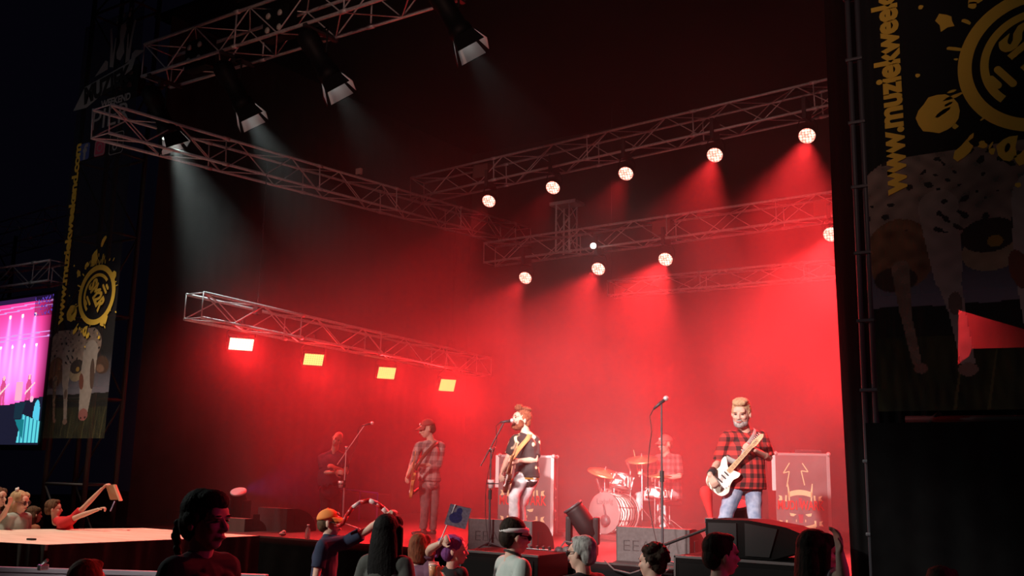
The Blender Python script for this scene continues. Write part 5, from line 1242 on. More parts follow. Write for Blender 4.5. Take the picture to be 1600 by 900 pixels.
def banner(label, BL, wv, W, hgt, S, zt0, zt1, full):
    """BL lower left corner, wv direction to the right as the crowd sees it, S scale of the print"""
    BL = Vector(BL); wv = Vector(wv).normalized(); n = wv.cross(Vector((0, 0, 1)))      # towards the crowd
    t = Thing('festival_banner', label, 'banner', BL, 'festival banners on the stage towers')
    nu = 200; nv = int(hgt / W * 200)
    painted('sheet', ((0, 0, 0), tuple(wv * W), (0, 0, hgt)), nu, nv, lambda U, V: cow_print(U * 1.9, V * hgt / S), M_BANNER, t.o)
    def E(x, z, off=.012): return Matrix.Translation(BL + wv * x + Vector((0, 0, z)) + n * off) @ Matrix(((wv.x, 0, n.x, 0), (wv.y, 0, n.y, 0), (0, 1, 0, 0), (0, 0, 0, 1)))
    bm = new_bm(); L = zt1 - zt0
    text_mesh(bm, 'www.muziekweekend.com', .30 * S, Matrix.Identity(4), .012 * S, .001, 1.0, .93)
    xs = [v.co.x for v in bm.verts]; ys = [v.co.y for v in bm.verts]; sx = L / (max(xs) - min(xs)); mx = (max(xs) + min(xs)) / 2; sy = .21 * S / (max(ys) - min(ys)); my = (max(ys) + min(ys)) / 2
    bm.transform(E(.20 * S, (zt0 + zt1) / 2) @ Matrix.Rotation(PI / 2, 4, 'Z') @ Matrix.Diagonal((sx, sy, 1, 1)) @ Matrix.Translation((-mx, -my, 0)))
    t.part('lettering', bm, M_YEL)
    # round emblem with splashes
    cx, cz = 1.28 * S, (2.60 * S); bm = new_bm()
    def ring(r0, r1, a0, a1, N=40):
        Q = E(cx, cz); vi = []
        for i in range(N + 1):
            a = a0 + (a1 - a0) * i / N; vi.append([bm.verts.new(Q @ Vector((r * math.cos(a) * S, r * math.sin(a) * S, 0))) for r in (r0, r1)])
        for A, B in zip(vi, vi[1:]): bm.faces.new((A[0], A[1], B[1], B[0]))
    ring(.46, .56, 0, 2 * PI, 64); ring(.34, .40, .7, 3.95)
    rs = random.Random(5)
    def blob(x, z, r, k=11, jag=.25, st=1.0, ang=0):
        Q = E(cx + x * S, cz + z * S, .013) @ Matrix.Rotation(ang, 4, 'Z'); vs = []
        for i in range(k):
            a = 2 * PI * i / k; q = r * (1 + rs.uniform(-jag, jag)); vs.append(bm.verts.new(Q @ Vector((q * math.cos(a) * st * S, q * math.sin(a) * S, 0))))
        bm.faces.new(vs)
    for a in ((-.72, -.30, .155, 16, .08), (-.62, .45, .07, 9, .4), (-.38, .60, .045, 8, .3, 1.8), (-.18, .70, .09, 9, .3, 1.6, 1.2), (.05, 1.0, .06, 8, .3, 2.2, 1.0), (-.25, -.66, .07, 9, .3, 1.5, 1.4), (-.15, -.75, .06, 9, .3), (-.55, -.62, .05, 9, .3, 1.6, .8), (-.42, -.60, .03), (-.36, -.66, .025),
              (.30, -.50, .11, 10, .25), (-.60, -.42, .02), (-.42, .12 + .42, .03), (-.85, .05, .018), (-.80, .62, .018), (-.2, -.95, .02), (.2, -.8, .03), (.45, .3, .08, 9, .4)): blob(*a)
    for i in range(26):
        a = rs.uniform(0, 2 * PI); r = rs.uniform(.56, .75); blob(r * math.cos(a), r * math.sin(a), rs.uniform(.008, .02), 7, .3, rs.uniform(1.5, 5), a)
    for i in range(7):   # comb of drips on top
        blob(-.10 + i * .045, .60 + .03 * (i % 2), .012, 6, .2, 4.0, PI / 2)
    t.part('emblem', bm, M_YEL)
    bm = new_bm(); R = E(cx, cz, .014) @ Matrix.Rotation(-.95, 4, 'Z') @ Matrix.Diagonal((1, 1, 1, 1))
    text_mesh(bm, 'SM2R', .36 * S, R @ Matrix.Diagonal((.72, 1.0, 1, 1)), .018 * S, .001)
    for sx_, sy_, L_ in ((.12, .24, .22), (.16, .32, .13), (-.12, -.24, .22), (-.16, -.32, .13)):
        pts2 = []
        for i in range(16):
            a = 2 * PI * i / 16; pts2.append(((math.copysign(L_ / 2 - .03, math.cos(a)) + .03 * math.cos(a)) * S + sx_ * S * .5, .028 * math.sin(a) * S + sy_ * S))
        bm.faces.new([bm.verts.new(R @ Vector((a, b, 0))) for a, b in pts2])
    t.part('emblem_lettering', bm, M_YEL)
    if full:
        # small app icons
        for k, (x, bgc) in enumerate(((.42, (.05, .09, .30)), (.92, (.55, .06, .12)), (1.44, (.01, .01, .01)))):
            z = full['icons']; Q = E(x * S, z, .012); s = .17 * S
            bm = new_bm(); rr = [(math.copysign(s - .05, math.cos(a)) + .05 * math.cos(a), math.copysign(s - .05, math.sin(a)) + .05 * math.sin(a)) for a in [2 * PI * (i + .5) / 24 for i in range(24)]]
            bm.faces.new([bm.verts.new(Q @ Vector((a, b, 0))) for a, b in rr]); o = t.part('icon', bm, mat('icon_%d' % k, bgc, .8))
            bm = new_bm(); Q2 = E(x * S, z, .015)
            def rg(r0, r1, cx_=0, cy_=0, N=24, sq=False):
                vi = []
                for i in range(N + 1):
                    a = 2 * PI * i / N + .0; vi.append([bm.verts.new(Q2 @ Vector((cx_ + (r * math.cos(a)) , cy_ + r * math.sin(a), 0))) for r in (r0, r1)])
                for A, B in zip(vi, vi[1:]): bm.faces.new((A[0], A[1], B[1], B[0]))
            if k == 0: text_mesh(bm, 'f', .42 * S, Q2 @ Matrix.Translation((.02, -.02, 0)), .012, .001)
            elif k == 1:
                rg(.05, .065); vi = []
                for i in range(25):
                    a = 2 * PI * (i + .5) / 24; vi.append([bm.verts.new(Q2 @ Vector((math.copysign(r - .03, math.cos(a)) + .03 * math.cos(a), math.copysign(r - .03, math.sin(a)) + .03 * math.sin(a), 0))) for r in (.105, .12)])
                for A, B in zip(vi, vi[1:]): bm.faces.new((A[0], A[1], B[1], B[0]))
            else:
                rg(.035, .06, -.03, -.05)
                for q4 in (((.015, -.05), (.035, -.05), (.035, .12), (.015, .12)), ((.035, .12), (.05, .07), (.09, .05), (.09, .075), (.06, .10), (.05, .12))): bm.faces.new([bm.verts.new(Q2 @ Vector((a, b, 0))) for a, b in q4])
                vi = []
                for i in range(25):
                    a = 2 * PI * (i + .5) / 24; vi.append([bm.verts.new(Q2 @ Vector((math.copysign(r - .05, math.cos(a)) + .05 * math.cos(a), math.copysign(r - .05, math.sin(a)) + .05 * math.sin(a), 0))) for r in (.158, .168)])
                for A, B in zip(vi, vi[1:]): bm.faces.new((A[0], A[1], B[1], B[0]))
            t.part('icon_mark', bm, M_GREYP, parent=None)
        # title lettering and the cow head above it
        bm = new_bm(); Q = E(.95 * S, full['title'], .012) @ Matrix.Rotation(.14, 4, 'Z')
        def poly(pp): bm.faces.new([bm.verts.new(Q @ Vector((a, b, 0))) for a, b in pp])
        poly([(-.84, -.10), (-.55, .20), (.45, .22), (.72, .30), (.60, .08), (-.5, -.16)]); t.part('title_panel', bm, M_GREYP)
        bm = new_bm(); text_mesh(bm, 'MUZIEK', .36, Q @ Matrix.Translation((-.02, .03, .004)), .02, .001, .85); t.part('title_lettering', bm, mat('black_print', (.01, .01, .01), .8))
        bm = new_bm(); text_mesh(bm, 'WEEKEND', .15, E(1.0, full['title'] - .26, .014), .006, .001, 1.0); text_mesh(bm, 'PIER', .44, E(.90, full['title'] - .50, .014), .0, .001, 1.15); t.part('subtitle_lettering', bm, M_GREYP)
        bm = new_bm(); Q = E(1.0, full['head'], .014) @ Matrix.Diagonal((.8, .8, 1, 1))
        poly([(-.06, .36), (.08, .40), (.12, .25), (.07, .02), (.12, -.22), (.02, -.36), (-.10, -.30), (-.13, -.18), (-.05, .02), (-.08, .22)])
        for sx_ in (-1, 1):
            poly([(sx_ * .18, -.45), (sx_ * .30, -.42), (sx_ * .33, .0), (sx_ * .40, .35), (sx_ * .34, .38), (sx_ * .26, .0), (sx_ * .24, -.2), (sx_ * .20, .15), (sx_ * .17, .12)])
            poly([(sx_ * .35, -.45), (sx_ * .75, -.42 + .1 * sx_), (sx_ * .45, -.25), (sx_ * .36, -.3)])
        for a, b, r in ((-.2, .45, .03), (.0, .55, .04), (.18, .52, .045), (.2, .62, .03), (-.22, .52, .025)): poly([(a + r * math.cos(i), b + r * 1.4 * math.sin(i)) for i in range(6)])
        t.part('cow_head_emblem', bm, M_GREYP)
    return t
# left banner on its tower
bl = on_y(66, 685, 8.25); br = on_y(163, 683, 8.25); Wl = (br - bl).length
zt = lambda px, py: on_y(px, py, 8.25).z - bl.z
banner('tall dark banner on the left tower with yellow web address, app icons and a cow', bl, (1, 0, 0), Wl, on_y(190, 22, 8.25).z - bl.z, Wl / 1.9, zt(100, 507), zt(135, 222),
       dict(icons=zt(175, 226), title=zt(165, 138), head=zt(183, 70)))
rb = on_y(1372, 643, 9.0); Sr = 1.13
banner('huge dark banner filling the right side with yellow web address and a cow', rb, (1, 0, 0), 1.9 * Sr, 5.6, Sr, on_y(1400, 305, 9.0).z - rb.z, on_y(1400, 305, 9.0).z - rb.z + 2.45 * Sr, None)
M_SCAF = M_SCAFD
def tower(label, x0, x1, y0, y1, z1, group='scaffold towers of the stage'):
    t = Thing('scaffold_tower', label, 'scaffold tower', (x0, y0, 0), group)
    for x in (x0, x1):
        for y in (y0, y1):
            bm = new_bm(); tube(bm, (x, y, 0), (x, y, z1), .035, seg=10); t.part('pole', bm, M_SCAF, True)
            bm = new_bm(); box(bm, (x - .12, y - .12, 0), (x + .12, y + .12, .03)); t.part('base_plate', bm, M_SCAF)
    z = .5; i = 0
    while z < z1:
        for (a, b) in (((x0, y0), (x1, y0)), ((x0, y1), (x1, y1)), ((x0, y0), (x0, y1)), ((x1, y0), (x1, y1))):
            bm = new_bm(); tube(bm, (*a, z), (*b, z), .02, seg=8); t.part('rung', bm, M_SCAF, True)
        for (a, b) in (((x0, y0), (x1, y0)), ((x0, y1), (x1, y1))):
            bm = new_bm(); a, b = (a, b) if i % 2 else (b, a); tube(bm, (*a, z), (*b, min(z + 1.2, z1)), .014, seg=8); t.part('brace', bm, M_SCAF, True)
        z += 1.2; i += 1
    return t
tower('left scaffold tower carrying the tall banner', bl.x + .05, br.x - .45, 8.33, 8.8, 9.4)
tower('right scaffold tower hidden behind the black cloth of the right banner', SX1 + .2, SX1 + 1.6, 10.0, 10.8, 9.4)
t = Thing('banner_pole', 'grey vertical scaffold tubes along the left edge of the huge right banner', 'pole', (rb.x - .08, 9.03, 0))
for dx_ in (-.09, .0):
    bm = new_bm(); tube(bm, (rb.x - .03 + dx_, 9.05, 0), (rb.x - .03 + dx_, 9.05, 9.4), .026, seg=10); t.part('tube', bm, M_POLE, True)
for zz in np.arange(.9, 9.2, .62): bm = new_bm(); box(bm, (rb.x - .155, 9.01, zz), (rb.x + .0, 9.09, zz + .03), None, .01); t.part('coupler', bm, M_POLE)
# black cloth behind and below the right banner, with a gap where the stage shows through
bm = new_bm(); ox = rb.x - .05; oy = 9.85
def T_(px, py): v = on_y(px, py, oy); return (v.x, v.z)
outer = [(ox, 0.02), (ox + 4, 0.02), (ox + 4, 9.4), (ox, 9.4)]
hole = [T_(1497, 484), T_(1496, 570), T_(1515, 556), T_(1517, 545), T_(1690, 540), T_(1690, 556)]
h = hole[:5]
vo = [bm.verts.new((a, oy, b)) for a, b in outer]; vh = [bm.verts.new((a, oy, b)) for a, b in h]
es = [bm.edges.new((vo[i], vo[(i + 1) % 4])) for i in range(4)] + [bm.edges.new((vh[i], vh[(i + 1) % 5])) for i in range(5)]
bmesh.ops.triangle_fill(bm, use_beauty=True, edges=es)
hx = sum(a for a, b in h) / 5; 
def inside(p):
    c = False; n_ = len(h)
    for i in range(n_):
        (x1, z1), (x2, z2) = h[i], h[(i + 1) % n_]
        if (z1 > p.z) != (z2 > p.z) and p.x < (x2 - x1) * (p.z - z1) / (z2 - z1) + x1: c = not c
    return c
kill = [f for f in bm.faces if inside(f.calc_center_median())]
bmesh.ops.delete(bm, geom=kill, context='FACES_ONLY')
g = bmesh.ops.extrude_face_region(bm, geom=bm.faces[:]); bmesh.ops.translate(bm, verts=[v for v in g['geom'] if isinstance(v, bmesh.types.BMVert)], vec=(0, .02, 0))
struct('drape_right_wing', bm, M_BLACKCLOTH)
drape('drape_right_skirt', (rb.x - .1, 8.95, 0), (rb.x + 4, 8.95, 0), 0.02, rb.z - .10, M_BLACKCLOTH, 14, .02)
# the dark leg curtain between stage opening and right tower
cx0 = on_y(1299, 300, 9.75).x
drape('curtain_right_leg', (cx0, 9.75, 0), (cx0 + .85, 9.62, 0), 0.02, 9.4, M_BLACKCLOTH, 7, .03, nv=16, bow=lambda u, v: Vector((.13 * max(0, (.45 - v)) * (1 - u), 0, 0)))
# scaffold bits showing under the right banner
bm = new_bm(); a = on_y(1415, 655, 9.3); b = on_y(1600, 655, 9.3); tube(bm, a, b + Vector((1, 0, 0)), .03); tube(bm, on_y(1452, 660, 9.3), on_y(1470, 645, 9.3), .025); o_ = link_bm('cross_tube', bm, M_SCAF, None, True); tagit(o_, 'horizontal scaffold tube just under the right banner', 'scaffold tube')

# ---- video screen
SYs = 8.7
sr = on_y(59, 695, SYs); st_ = on_y(78, 460, SYs); sx1 = sr.x; z0, z1 = sr.z, st_.z; SW = 3.6
def screen_print(U, V):
    X = (U - 1) * SW; Z = V * (z1 - z0)       # metres from the right edge, metres from the bottom
    H_ = z1 - z0; h = Z / H_; C = np.zeros(X.shape + (3,))
    base = np.array((.95, .02, .22)); C[:] = base
    glow = np.exp(-((h - .55) / .28) ** 2) * np.exp(-((X + .9) / .8) ** 2); C += glow[..., None] * np.array((.6, .25, .9))
    C *= np.clip(1.15 - .9 * np.clip((X + .35) / .35, 0, 1), .12, 2)[..., None]
    for k in range(7):
        bx = -.45 - k * .36; hz = .86 - .0 * k
        d = np.abs(X - bx - (h - .88) * .05); beam = np.exp(-(d / (.03 + .16 * np.clip(.88 - h, 0, 1))) ** 2) * np.clip(1 - (.88 - h) * 1.8, 0, 1) * (h < .88)
        C += beam[..., None] * np.array((.7, .35, .8)); C[((X - bx) / .035) ** 2 + ((h - .875) / .014) ** 2 < 1] = (2, 1.6, 1.8)
        bx = -.33 - k * .34; beam = np.exp(-(np.abs(X - bx) / (.03 + .2 * np.clip(.62 - h, 0, 1))) ** 2) * (h < .66) * np.clip(1 - (.66 - h) * 2, 0, 1)
        C += beam[..., None] * np.array((.7, .3, .8)); C[((X - bx) / .03) ** 2 + ((h - .665) / .012) ** 2 < 1] = (2, 1.6, 1.8)
    for hh, sl in ((.93, .035), (.96, .035), (.75, .02), (.72, .02)):
        C[np.abs(h - hh - sl * X * .5) < .004] = (.75, .35, .9)
    top = h > .965 + .0 * X; C[top] = (.03, .01, .06)
    corner = (X > -.5) & (h > .86); C[corner] *= .5; C[corner & (nz(X, Z, 40) > .3)] = (.10, .05, .45)
    # performers
    for px_, s in ((-.42, 1.0), (-1.15, .9), (-2.0, .9)):
        man = ell(X, Z, px_, H_ * .44, .05, .06) | ell(X, Z, px_, H_ * .385, .075, .11) | seg_(X, Z, px_ - .03, H_ * .35, px_ - .04, H_ * .27, .035, .03) | seg_(X, Z, px_ + .03, H_ * .35, px_ + .05, H_ * .27, .035, .03)
        C[man] = (.75, .08, .28); C[ell(X, Z, px_, H_ * .45, .035, .045)] = (1.0, .55, .6)
        C[seg_(X, Z, px_ - .08, H_ * .34, px_ + .16, H_ * .41, .018, .012)] = (1.0, .7, .7)
    C[(X > -.78) & (X < -.58) & (h > .29) & (h < .42)] = (1.0, .45, .65)
    low = h < .27 + .05 * np.clip(X + .9, 0, 1); C[low] = (.012, .012, .03)
    C[ell(X, Z, -.3, H_ * .30, .05, .05) | ell(X, Z, -.62, H_ * .22, .05, .09)] = (1.0, .5, .7)
    C[(X > -.75) & (X < -.45) & (h > .17) & (h < .28) & (X < -.45 - (.28 - h))] = (.01, .03, .05)
    man = ell(X, Z, -.13, H_ * .275, .035, .05) | ell(X, Z, -.13, H_ * .20, .09, .22); C[man] = (.10, .62, .85)
    rail = (X > -.50 + (.2 - h) * -.5 - .02) & (X < -.02) & (h < .20 - .10 * (X + .5)) & (h > .01); C[rail] = (.12, .70, .78)
    C[rail & ((np.floor(X * 28) % 3) == 0)] = (.02, .20, .32)
    C[(X > -.72) & (X < -.45) & (h < .17) & (h > .17 - (X + .72) * .5)] = (.01, .20, .24)
    return C
scr = Thing('video_screen', 'large video screen at the far left showing the purple lit band', 'screen', (sx1 - SW, SYs, z0))
painted('display', ((0, 0, 0), (SW, 0, 0), (0, 0, z1 - z0)), 240, 150, screen_print, attr_mat('screen_picture', .4, 1.0), scr.o)
MATS['screen_picture'].cycles.emission_sampling = 'NONE'
bm = new_bm(); box(bm, (sx1 - SW - .1, SYs + .01, z0 - .08), (sx1 + .10, SYs + .18, z1 + .05), None, .01); scr.part('housing', bm, M_BLACKMETAL)
for (px, zz) in ((0, z1 + .5), ):
    pass
for lab, pa, pb, sz in (('violet tinted truss above the video screen', on_y(-120, 456, 9.2), on_y(92, 425, 9.2), .34), ('dim roof truss high behind the left banner', on_y(-120, 408, 12.5), on_y(108, 345, 12.5), .6)):
    truss('screen_truss', lab, (pa.x, pa.y, pa.z), (pb.x, pb.y, pb.z), sz, group='trusses around the video screen')
t = tower('dark tower holding the video screen, left of the banner tower', sx1 - SW - .3, sx1 - SW + .5, SYs + .3, SYs + 1.0, z1 + 1.5)

# extras on the trusses
for nm, lab, px, py, Y, w, h_, colr in (('truss_tag', 'small pale square plate sticking up on the long side truss', 561, 268, None, .12, .11, (.75, .45, .4)),
                                 ('dimmer_box', 'square box hanging inside the highest rear truss near its left end', 757, 270, 14.75, .34, .26, (.16, .09, .08)),
                                 ('dimmer_box', 'square box inside the second rear truss above its last smoky lamp', 1038, 358, 16.0, .36, .26, (.25, .10, .09)),
                                 ('dimmer_box', 'square box inside the second rear truss touching the black side curtain', 1291, 327, 16.0, .34, .26, (.30, .12, .10))):
    c = on_x(px, py, XS) if Y is None else on_y(px, py, Y)
    t = Thing(nm, lab, 'box' if 'box' in nm else 'plate', c)
    bm = new_bm(); box(bm, c + Vector((-w / 2, -.03 if Y is None else -.14, -h_ / 2)), c + Vector((w / 2, .03, h_ / 2)), None, .01); t.part('case', bm, mat(nm + lab[:12].replace(' ', ''), colr, .7))
    bm = new_bm(); box(bm, c + Vector((-.02, -.02, -h_ / 2 - .10)), c + Vector((.02, .02, -h_ / 2 + .01))); t.part('bracket', bm, M_DARKMETAL)
# small lattice tower rising behind the second truss
t = Thing('lift_tower', 'short grey lattice tower standing up behind the second rear truss', 'tower', on_y(885, 372, 16.38))
c = on_y(885, 372, 16.38); top = on_y(885, 322, 16.38).z
bm = new_bm()
for x in (-.15, .15):
    for y in (-.15, .15): tube(bm, c + Vector((x, y, -.3)), Vector((c.x + x, c.y + y, top)), .02)
z = c.z - .25; i = 0
while z < top - .3:
    for (a, b) in (((-.15, -.15), (.15, -.15)), ((.15, -.15), (.15, .15)), ((.15, .15), (-.15, .15)), ((-.15, .15), (-.15, -.15))):
        a, b = (a, b) if i % 2 else (b, a); tube(bm, (c.x + a[0], c.y + a[1], z), (c.x + b[0], c.y + b[1], z + .3), .01, seg=5)
    z += .3; i += 1
t.part('lattice', bm, M_ALU)
bm = new_bm(); box(bm, (c.x - .3, c.y - .18, top), (c.x + .3, c.y + .18, top + .07), None, .01); t.part('head_block', bm, M_ALU)

# ------------------------------------------------------------------ the crowd
def crowd(label, px, py, d, phi, H=None, hair=('short', None), top=None, look=(0, 0, 0), J=None, group=None, **kw):
    """px, py = middle top of the head in the photograph"""
    hp = at(px, py, d); H = hp.z / (1.0 + .0) if H is None else H
    kw.setdefault('headscale', 1.06); kw.setdefault('voxel', .008)
    B = Vector((hp.x, hp.y, 0)); rz = FACE + phi
    Jd = {}
    if J: Jd = J(pose(B, rz, H, d))
    p = person(label, B, rz, H, Jd, look=look, hair=hair, top=top, pants=kw.pop('pants', M_JEANS_D), shoes=M_SHOE, **kw)
    return p
tee = lambda n, c: mat(n + '_cotton', c, .9)
# woman with the braid, nearest at the left
c1 = crowd('woman with a dark braid and black wrap top, nearest the camera at the left', 322, 769, 4.9, 1.05, hair=('braid', M_HAIR_DK), top=tee('charcoal', (.030, .026, .030)), bust=.03, look=(.1, .05, 0), headscale=1.12, wide=.94, voxel=.0065, sleeve=1.4, hem=.8)
# orange cap
d = 9.3
def Jo(q): return dict(shL=q(540, 848, 0), elL=q(575, 828, -.06), wrL=q(603, 806, -.12), head=q(516, 817, 0), neck=q(513, 838, .0))
c2 = crowd('man in an orange cap and navy shirt drinking from a long curved tube', 512, 799, d, 1.55, H=1.62, hair=('undercap', M_HAIR_BR), top=tee('navy', (.012, .022, .055)), look=(.05, -.05, .0), J=Jo, sleeve=.7, hands={'L': dict(curl=1.2, n=(0, 0, -1))}, wide=1.05, headscale=1.1, jaw=1.1)
baseball_cap(c2, mat('orange_cap_cotton', (.85, .26, .06), .85), badge=mat('grey_badge', (.3, .28, .26), .7))
wear(c2, 'sunglasses', lambda b: (ellip(b, (-.033, -.092, .004), (.027, .012, .020)), ellip(b, (.033, -.092, .004), (.027, .012, .020)), box(b, (-.078, -.085, .006), (-.068, .01, .012)), box(b, (.068, -.085, .006), (.078, .01, .012))), mat('black_lens', (.01, .01, .01), .15))
t = Thing('drinking_tube', 'red and white striped curved tube from the man\'s mouth up to his raised hand', 'tube', at(530, 822, d - .08))
pts = [at(px, py, dd) for px, py, dd in ((527, 822, d - .12), (536, 818, d - .14), (542, 805, d - .14), (551, 793, d - .14), (563, 785, d - .13), (577, 782, d - .13), (589, 787, d - .13), (598, 794, d - .13), (606, 802, d - .12))]
M_TR = mat('red_plastic_tube', (.65, .03, .03), .35); M_TW = mat('white_plastic_tube', (.85, .6, .58), .35)
for i, (a, b) in enumerate(zip(pts, pts[1:])):
    bm = new_bm(); tube(bm, a, b, .017 + .0008 * i, .018 + .0008 * i, seg=14); ball(bm, b, .018 + .0008 * i, 12, 8); t.part('tube_section', bm, M_TW if i in (3, 5, 7) else M_TR, True)
# woman with long dark hair
c3 = crowd('woman with long black hair seen from behind beside the curved tube', 606, 808, 7.3, 2.75, hair=('long', hairmat('black_hair', (.002, .002, .0022), (.005, .0045, .0045))), top=tee('grey_green', (.05, .055, .05)), headscale=1.2, bust=.02, wide=.95)
# brown haired with arm raised holding the flag
def Jf(q): return dict(shL=q(668, 872, .02), elL=q(672, 858, -.1), wrL=q(690, 848, -.16))
c4 = crowd('person with reddish brown hair behind the long haired woman, holding up a small flag', 656, 834, 8.1, 2.6, hair=('bob', M_HAIR_RD), top=tee('mauve', (.16, .07, .12)), headscale=1.05, J=Jf, sleeve=.6, hands={'L': dict(curl=1.3, n=(0, 1, 0))})
t = Thing('hand_flag', 'dark blue printed paper flag on a thin stick above the crowd', 'flag', at(690, 848, 7.92))
bm = new_bm(); tube(bm, at(686, 850, 7.92), at(712, 788, 7.9), .005); t.part('stick', bm, M_WHITE)
a, b, c_, e = at(704, 787, 7.9), at(737, 789, 7.9), at(727, 827, 7.9), at(694, 819, 7.9)
o0 = np.array(e - t.loc); 
painted('cloth', (tuple(e - t.loc), tuple(c_ - e), tuple(a - e)), 60, 60, lambda U, V: np.where((ell(U, V, .42, .42, .30, .26) | ell(U, V, .5, .72, .14, .2))[..., None], np.array((.03, .03, .16)), np.array((.20, .19, .26))) * (1 + .3 * nz(U, V, 14))[..., None], attr_mat('flag_print', .8), t.o)
# purple hair girl with beer
def Jb(q): return dict(shL=q(690, 897, .03), elL=q(694, 915, -.2), wrL=q(684, 893, -.32), shR=q(722, 897, 0))
c5 = crowd('girl with purple tied hair and black top, holding a beer', 709, 838, 8.0, 1.45, hair=('tied', M_HAIR_PU), top=tee('black_top', (.012, .012, .014)), sleeve=0, J=Jb, headscale=1.14, look=(.1, 0, 0), bust=.02, wide=.92, hands={'L': dict(curl=1.0, n=(-1, 0, 0))})
t = Thing('beer_cup', 'clear plastic cup of amber beer held before the purple haired girl', 'cup', at(677, 893, 7.6)); cp = at(677, 893, 7.6)
bm = new_bm(); lathe(bm, [(.028, -.05), (.040, .07)], Matrix.Translation(cp), 20); t.part('cup_wall', bm, mat('clear_cup_plastic', (.8, .6, .5), .1, alpha=.35, spec=.9), True)
bm = new_bm(); lathe(bm, [(.026, -.047), (.035, .04)], Matrix.Translation(cp), 20); t.part('beer', bm, mat('amber_beer', (.75, .30, .06), .3), True)
bm = new_bm(); lathe(bm, [(.035, .041), (.036, .055)], Matrix.Translation(cp), 20); t.part('foam', bm, mat('beer_foam', (.9, .75, .65), .8), True)
# man with white headband
c6 = crowd('man in a pale mint t-shirt with a white headband and sunglasses', 803, 812, 7.4, 1.95, hair=('crop', M_HAIR_DK), top=tee('mint', (.42, .50, .47)), headscale=1.14, look=(.0, .12, .05), wide=1.08)
wear(c6, 'headband', lambda b: lathe(b, [(.092, -.014), (.096, .0), (.092, .016)], Matrix.Translation((0, .012, .038)) @ Matrix.Rotation(-.12, 4, 'X') @ Matrix.Diagonal((.93, 1.12, 1, 1)), 28), mat('white_headband', (.75, .73, .72), .9))
wear(c6, 'sunglasses', lambda b: (ellip(b, (-.033, -.094, .0), (.028, .012, .022)), ellip(b, (.033, -.094, .0), (.028, .012, .022)), box(b, (-.080, -.085, .002), (-.072, .01, .010)), box(b, (.072, -.085, .002), (.080, .01, .010))), mat('black_lens'))
bm = new_bm(); c6n = c6.P['neck']; lathe(bm, [(.066, 0), (.072, .008), (.066, .016)], Matrix.Translation(c6n + Vector((0, -.005, .035))) @ Matrix.Rotation(.35, 4, 'X'), 20); c6.T.part('neck_cord', bm, M_RUBBER, True, local=True)
# grey haired man
c7 = crowd('grey haired man in black t-shirt with glasses, before the tilted moving lamp', 911, 839, 7.0, -2.35, hair=('short', M_HAIR_GR), top=M_BLACKTEE, headscale=1.1, wide=1.1, look=(.1, .05, -.08))
wear(c7, 'glasses', lambda b: (box(b, (-.080, -.09, .006), (-.074, .01, .012)), box(b, (.074, -.09, .006), (.080, .01, .012)), lathe(b, [(.020, 0), (.024, .002), (.020, .004)], Matrix.Translation((.033, -.094, .0)) @ Matrix.Rotation(PI / 2, 4, 'X'), 16), lathe(b, [(.020, 0), (.024, .002), (.020, .004)], Matrix.Translation((-.033, -.094, .0)) @ Matrix.Rotation(PI / 2, 4, 'X'), 16)), M_DARKMETAL)
# curly head
c8 = crowd('person with dark curly hair rimmed in red light before the right grey monitor', 1021, 853, 6.8, -2.2, hair=('curly', M_HAIR_DK), top=tee('grey', (.18, .16, .16)), headscale=1.02)
# young man, light tee
c9 = crowd('young man with short dark hair and a pale lilac t-shirt looking right', 1124, 837, 6.3, 1.75, hair=('short', M_HAIR_DK), top=tee('lilac_grey', (.36, .34, .42)), headscale=1.16, look=(.05, .02, 0))
# long haired woman, hand at her forehead
def Jh(q): return dict(shL=q(1296, 905, -.05), elL=q(1318, 900, -.22), wrL=q(1312, 862, -.20))
c10 = crowd('woman with long brown hair raising a hand to her forehead, beside the right curtain', 1274, 832, 5.95, 1.6, hair=('long', M_HAIR_DK), top=tee('pale_grey', (.30, .28, .32)), headscale=1.16, J=Jh, look=(.1, .05, 0), sleeve=.6, wide=.92, bust=.02, hands={'L': dict(d=(-.2, .15, 1), n=(-.2, 1, 0), curl=.35)})
c11 = crowd('dark head barely showing at the bottom left below the catwalk', 137, 877, 4.9, 2.9, hair=('short', M_HAIR_RD), top=M_BLACKTEE, headscale=1.1)
c12 = crowd('dim head at the bottom right in front of the black cloth', 1470, 886, 5.2, 2.6, hair=('bob', M_HAIR_DK), top=M_BLACKTEE)
# beyond the catwalk
def Jg(q): return dict(wrR=q(14, 800, -.1), elR=q(2, 826, -.1))
c13 = crowd('girl with glasses and hair clip in a grey green shirt behind the catwalk', 30, 779, 13.1, 1.35, H=1.60, hair=('bob', M_HAIR_BL), top=tee('sage', (.30, .36, .32)), headscale=1.3, wide=1.15, look=(0, .1, 0))
wear(c13, 'glasses', lambda b: [lathe(b, [(.022, 0), (.026, .002), (.022, .004)], Matrix.Translation((s * .033, -.096, .0)) @ Matrix.Rotation(PI / 2, 4, 'X'), 16) for s in (-1, 1)] + [box(b, (s * .08 - .002, -.09, .004), (s * .08 + .002, .0, .008)) for s in (-1, 1)], M_DARKMETAL)
wear(c13, 'hair_clip', lambda b: (ellip(b, (-.05, .03, .135), (.012, .02, .02)), ellip(b, (-.03, .03, .145), (.010, .012, .018))), M_WHITE)
c14 = crowd('child with light brown hair between the glasses girl and the boy in red', 53, 798, 14.0, 2.4, H=1.38, hair=('bob', M_HAIR_BR), top=tee('rust', (.30, .10, .05)), headscale=1.25)
def Jr(q): return dict(shL=q(112, 812, 0), elL=q(134, 790, -.05), wrL=q(159, 764, -.08), shR=q(98, 818, -.2), elR=q(125, 806, -.25), wrR=q(153, 796, -.3), head=q(84, 795, 0), neck=q(88, 812, 0), chest=q(100, 832, 0))
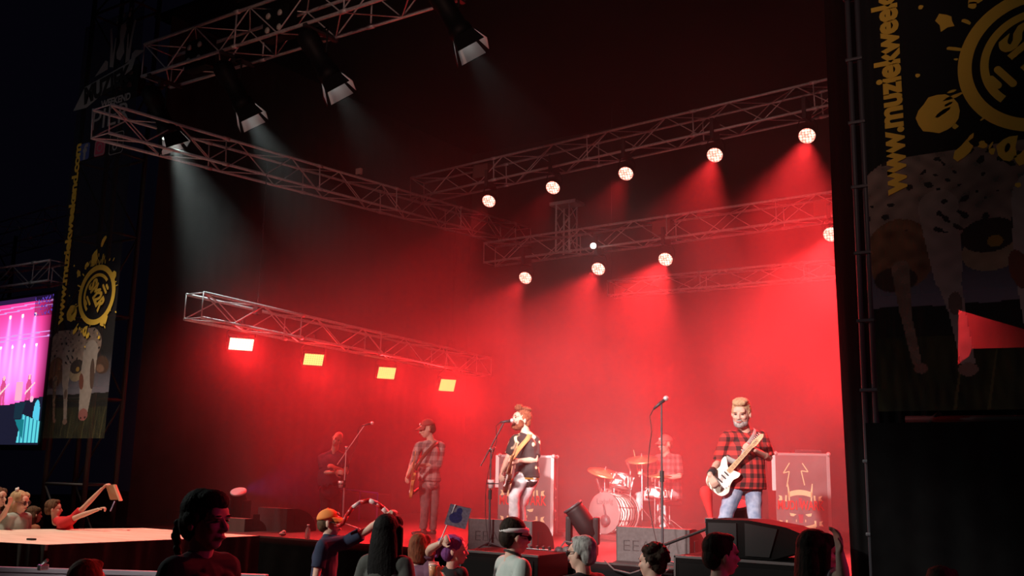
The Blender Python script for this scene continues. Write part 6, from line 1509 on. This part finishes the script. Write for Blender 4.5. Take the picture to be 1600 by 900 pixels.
c15 = crowd('boy in a red t-shirt stretching both arms over the catwalk', 83, 779, 13.3, 2.2, H=1.55, hair=('short', M_HAIR_BR), top=tee('bright_red', (.55, .02, .025)), headscale=1.12, J=Jr, look=(-.3, 0, 0), sleeve=.65, hands={'L': dict(curl=.7, n=(0, -.3, -1)), 'R': dict(curl=.8, n=(0, 0, -1))})
def Jk(q): return dict(wrL=q(12, 792, -.2), elL=q(2, 812, -.1), shL=q(-2, 830, 0))
c16 = crowd('person cut off at the left edge with one hand raised', -4, 775, 13.0, 1.3, H=1.66, hair=('long', M_HAIR_BR), top=tee('pink', (.5, .2, .22)), headscale=1.15, J=Jk, hands={'L': dict(curl=.3, n=(0, 1, 0))})
# notebook and pen held over the catwalk
dd = 13.2
t = Thing('notebook', 'open cardboard notebook held out over the catwalk by the boy in red', 'notebook', at(176, 768, dd))
def slab(px4, th, nm, m):
    v = [at(px, py, q) for px, py, q in px4]; n = (v[1] - v[0]).cross(v[3] - v[0]).normalized() * th
    bm = new_bm(); A = [bm.verts.new(x) for x in v]; B_ = [bm.verts.new(x + n) for x in v]
    bm.faces.new(A); bm.faces.new(B_[::-1])
    for i in range(4): bm.faces.new((A[i], B_[i], B_[(i + 1) % 4], A[(i + 1) % 4]))
    t.part(nm, bm, m)
M_CARD = mat('brown_cardboard', (.42, .28, .16), .85); M_PAPER = mat('cream_paper', (.75, .62, .42), .85)
slab([(165, 759, dd), (179, 757, dd - .05), (187, 781, dd - .05), (172, 781, dd + .02)], .012, 'cover', M_CARD)
slab([(179, 757, dd - .06), (182, 757, dd + .08), (192, 782, dd + .08), (188, 782, dd - .06)], .02, 'pages', M_PAPER)
bm = new_bm(); tube(bm, at(172, 799, 12.98), at(179, 784, 12.98), .008, seg=8); ball(bm, at(179, 784, 12.98), .009, 8, 6); o_ = link_bm('pen', bm, mat('blue_pen', (.25, .32, .55), .4), None, True); tagit(o_, 'thin blue pen in the lower hand of the boy in red', 'pen')

bpy.data.scenes.remove(SHOP)
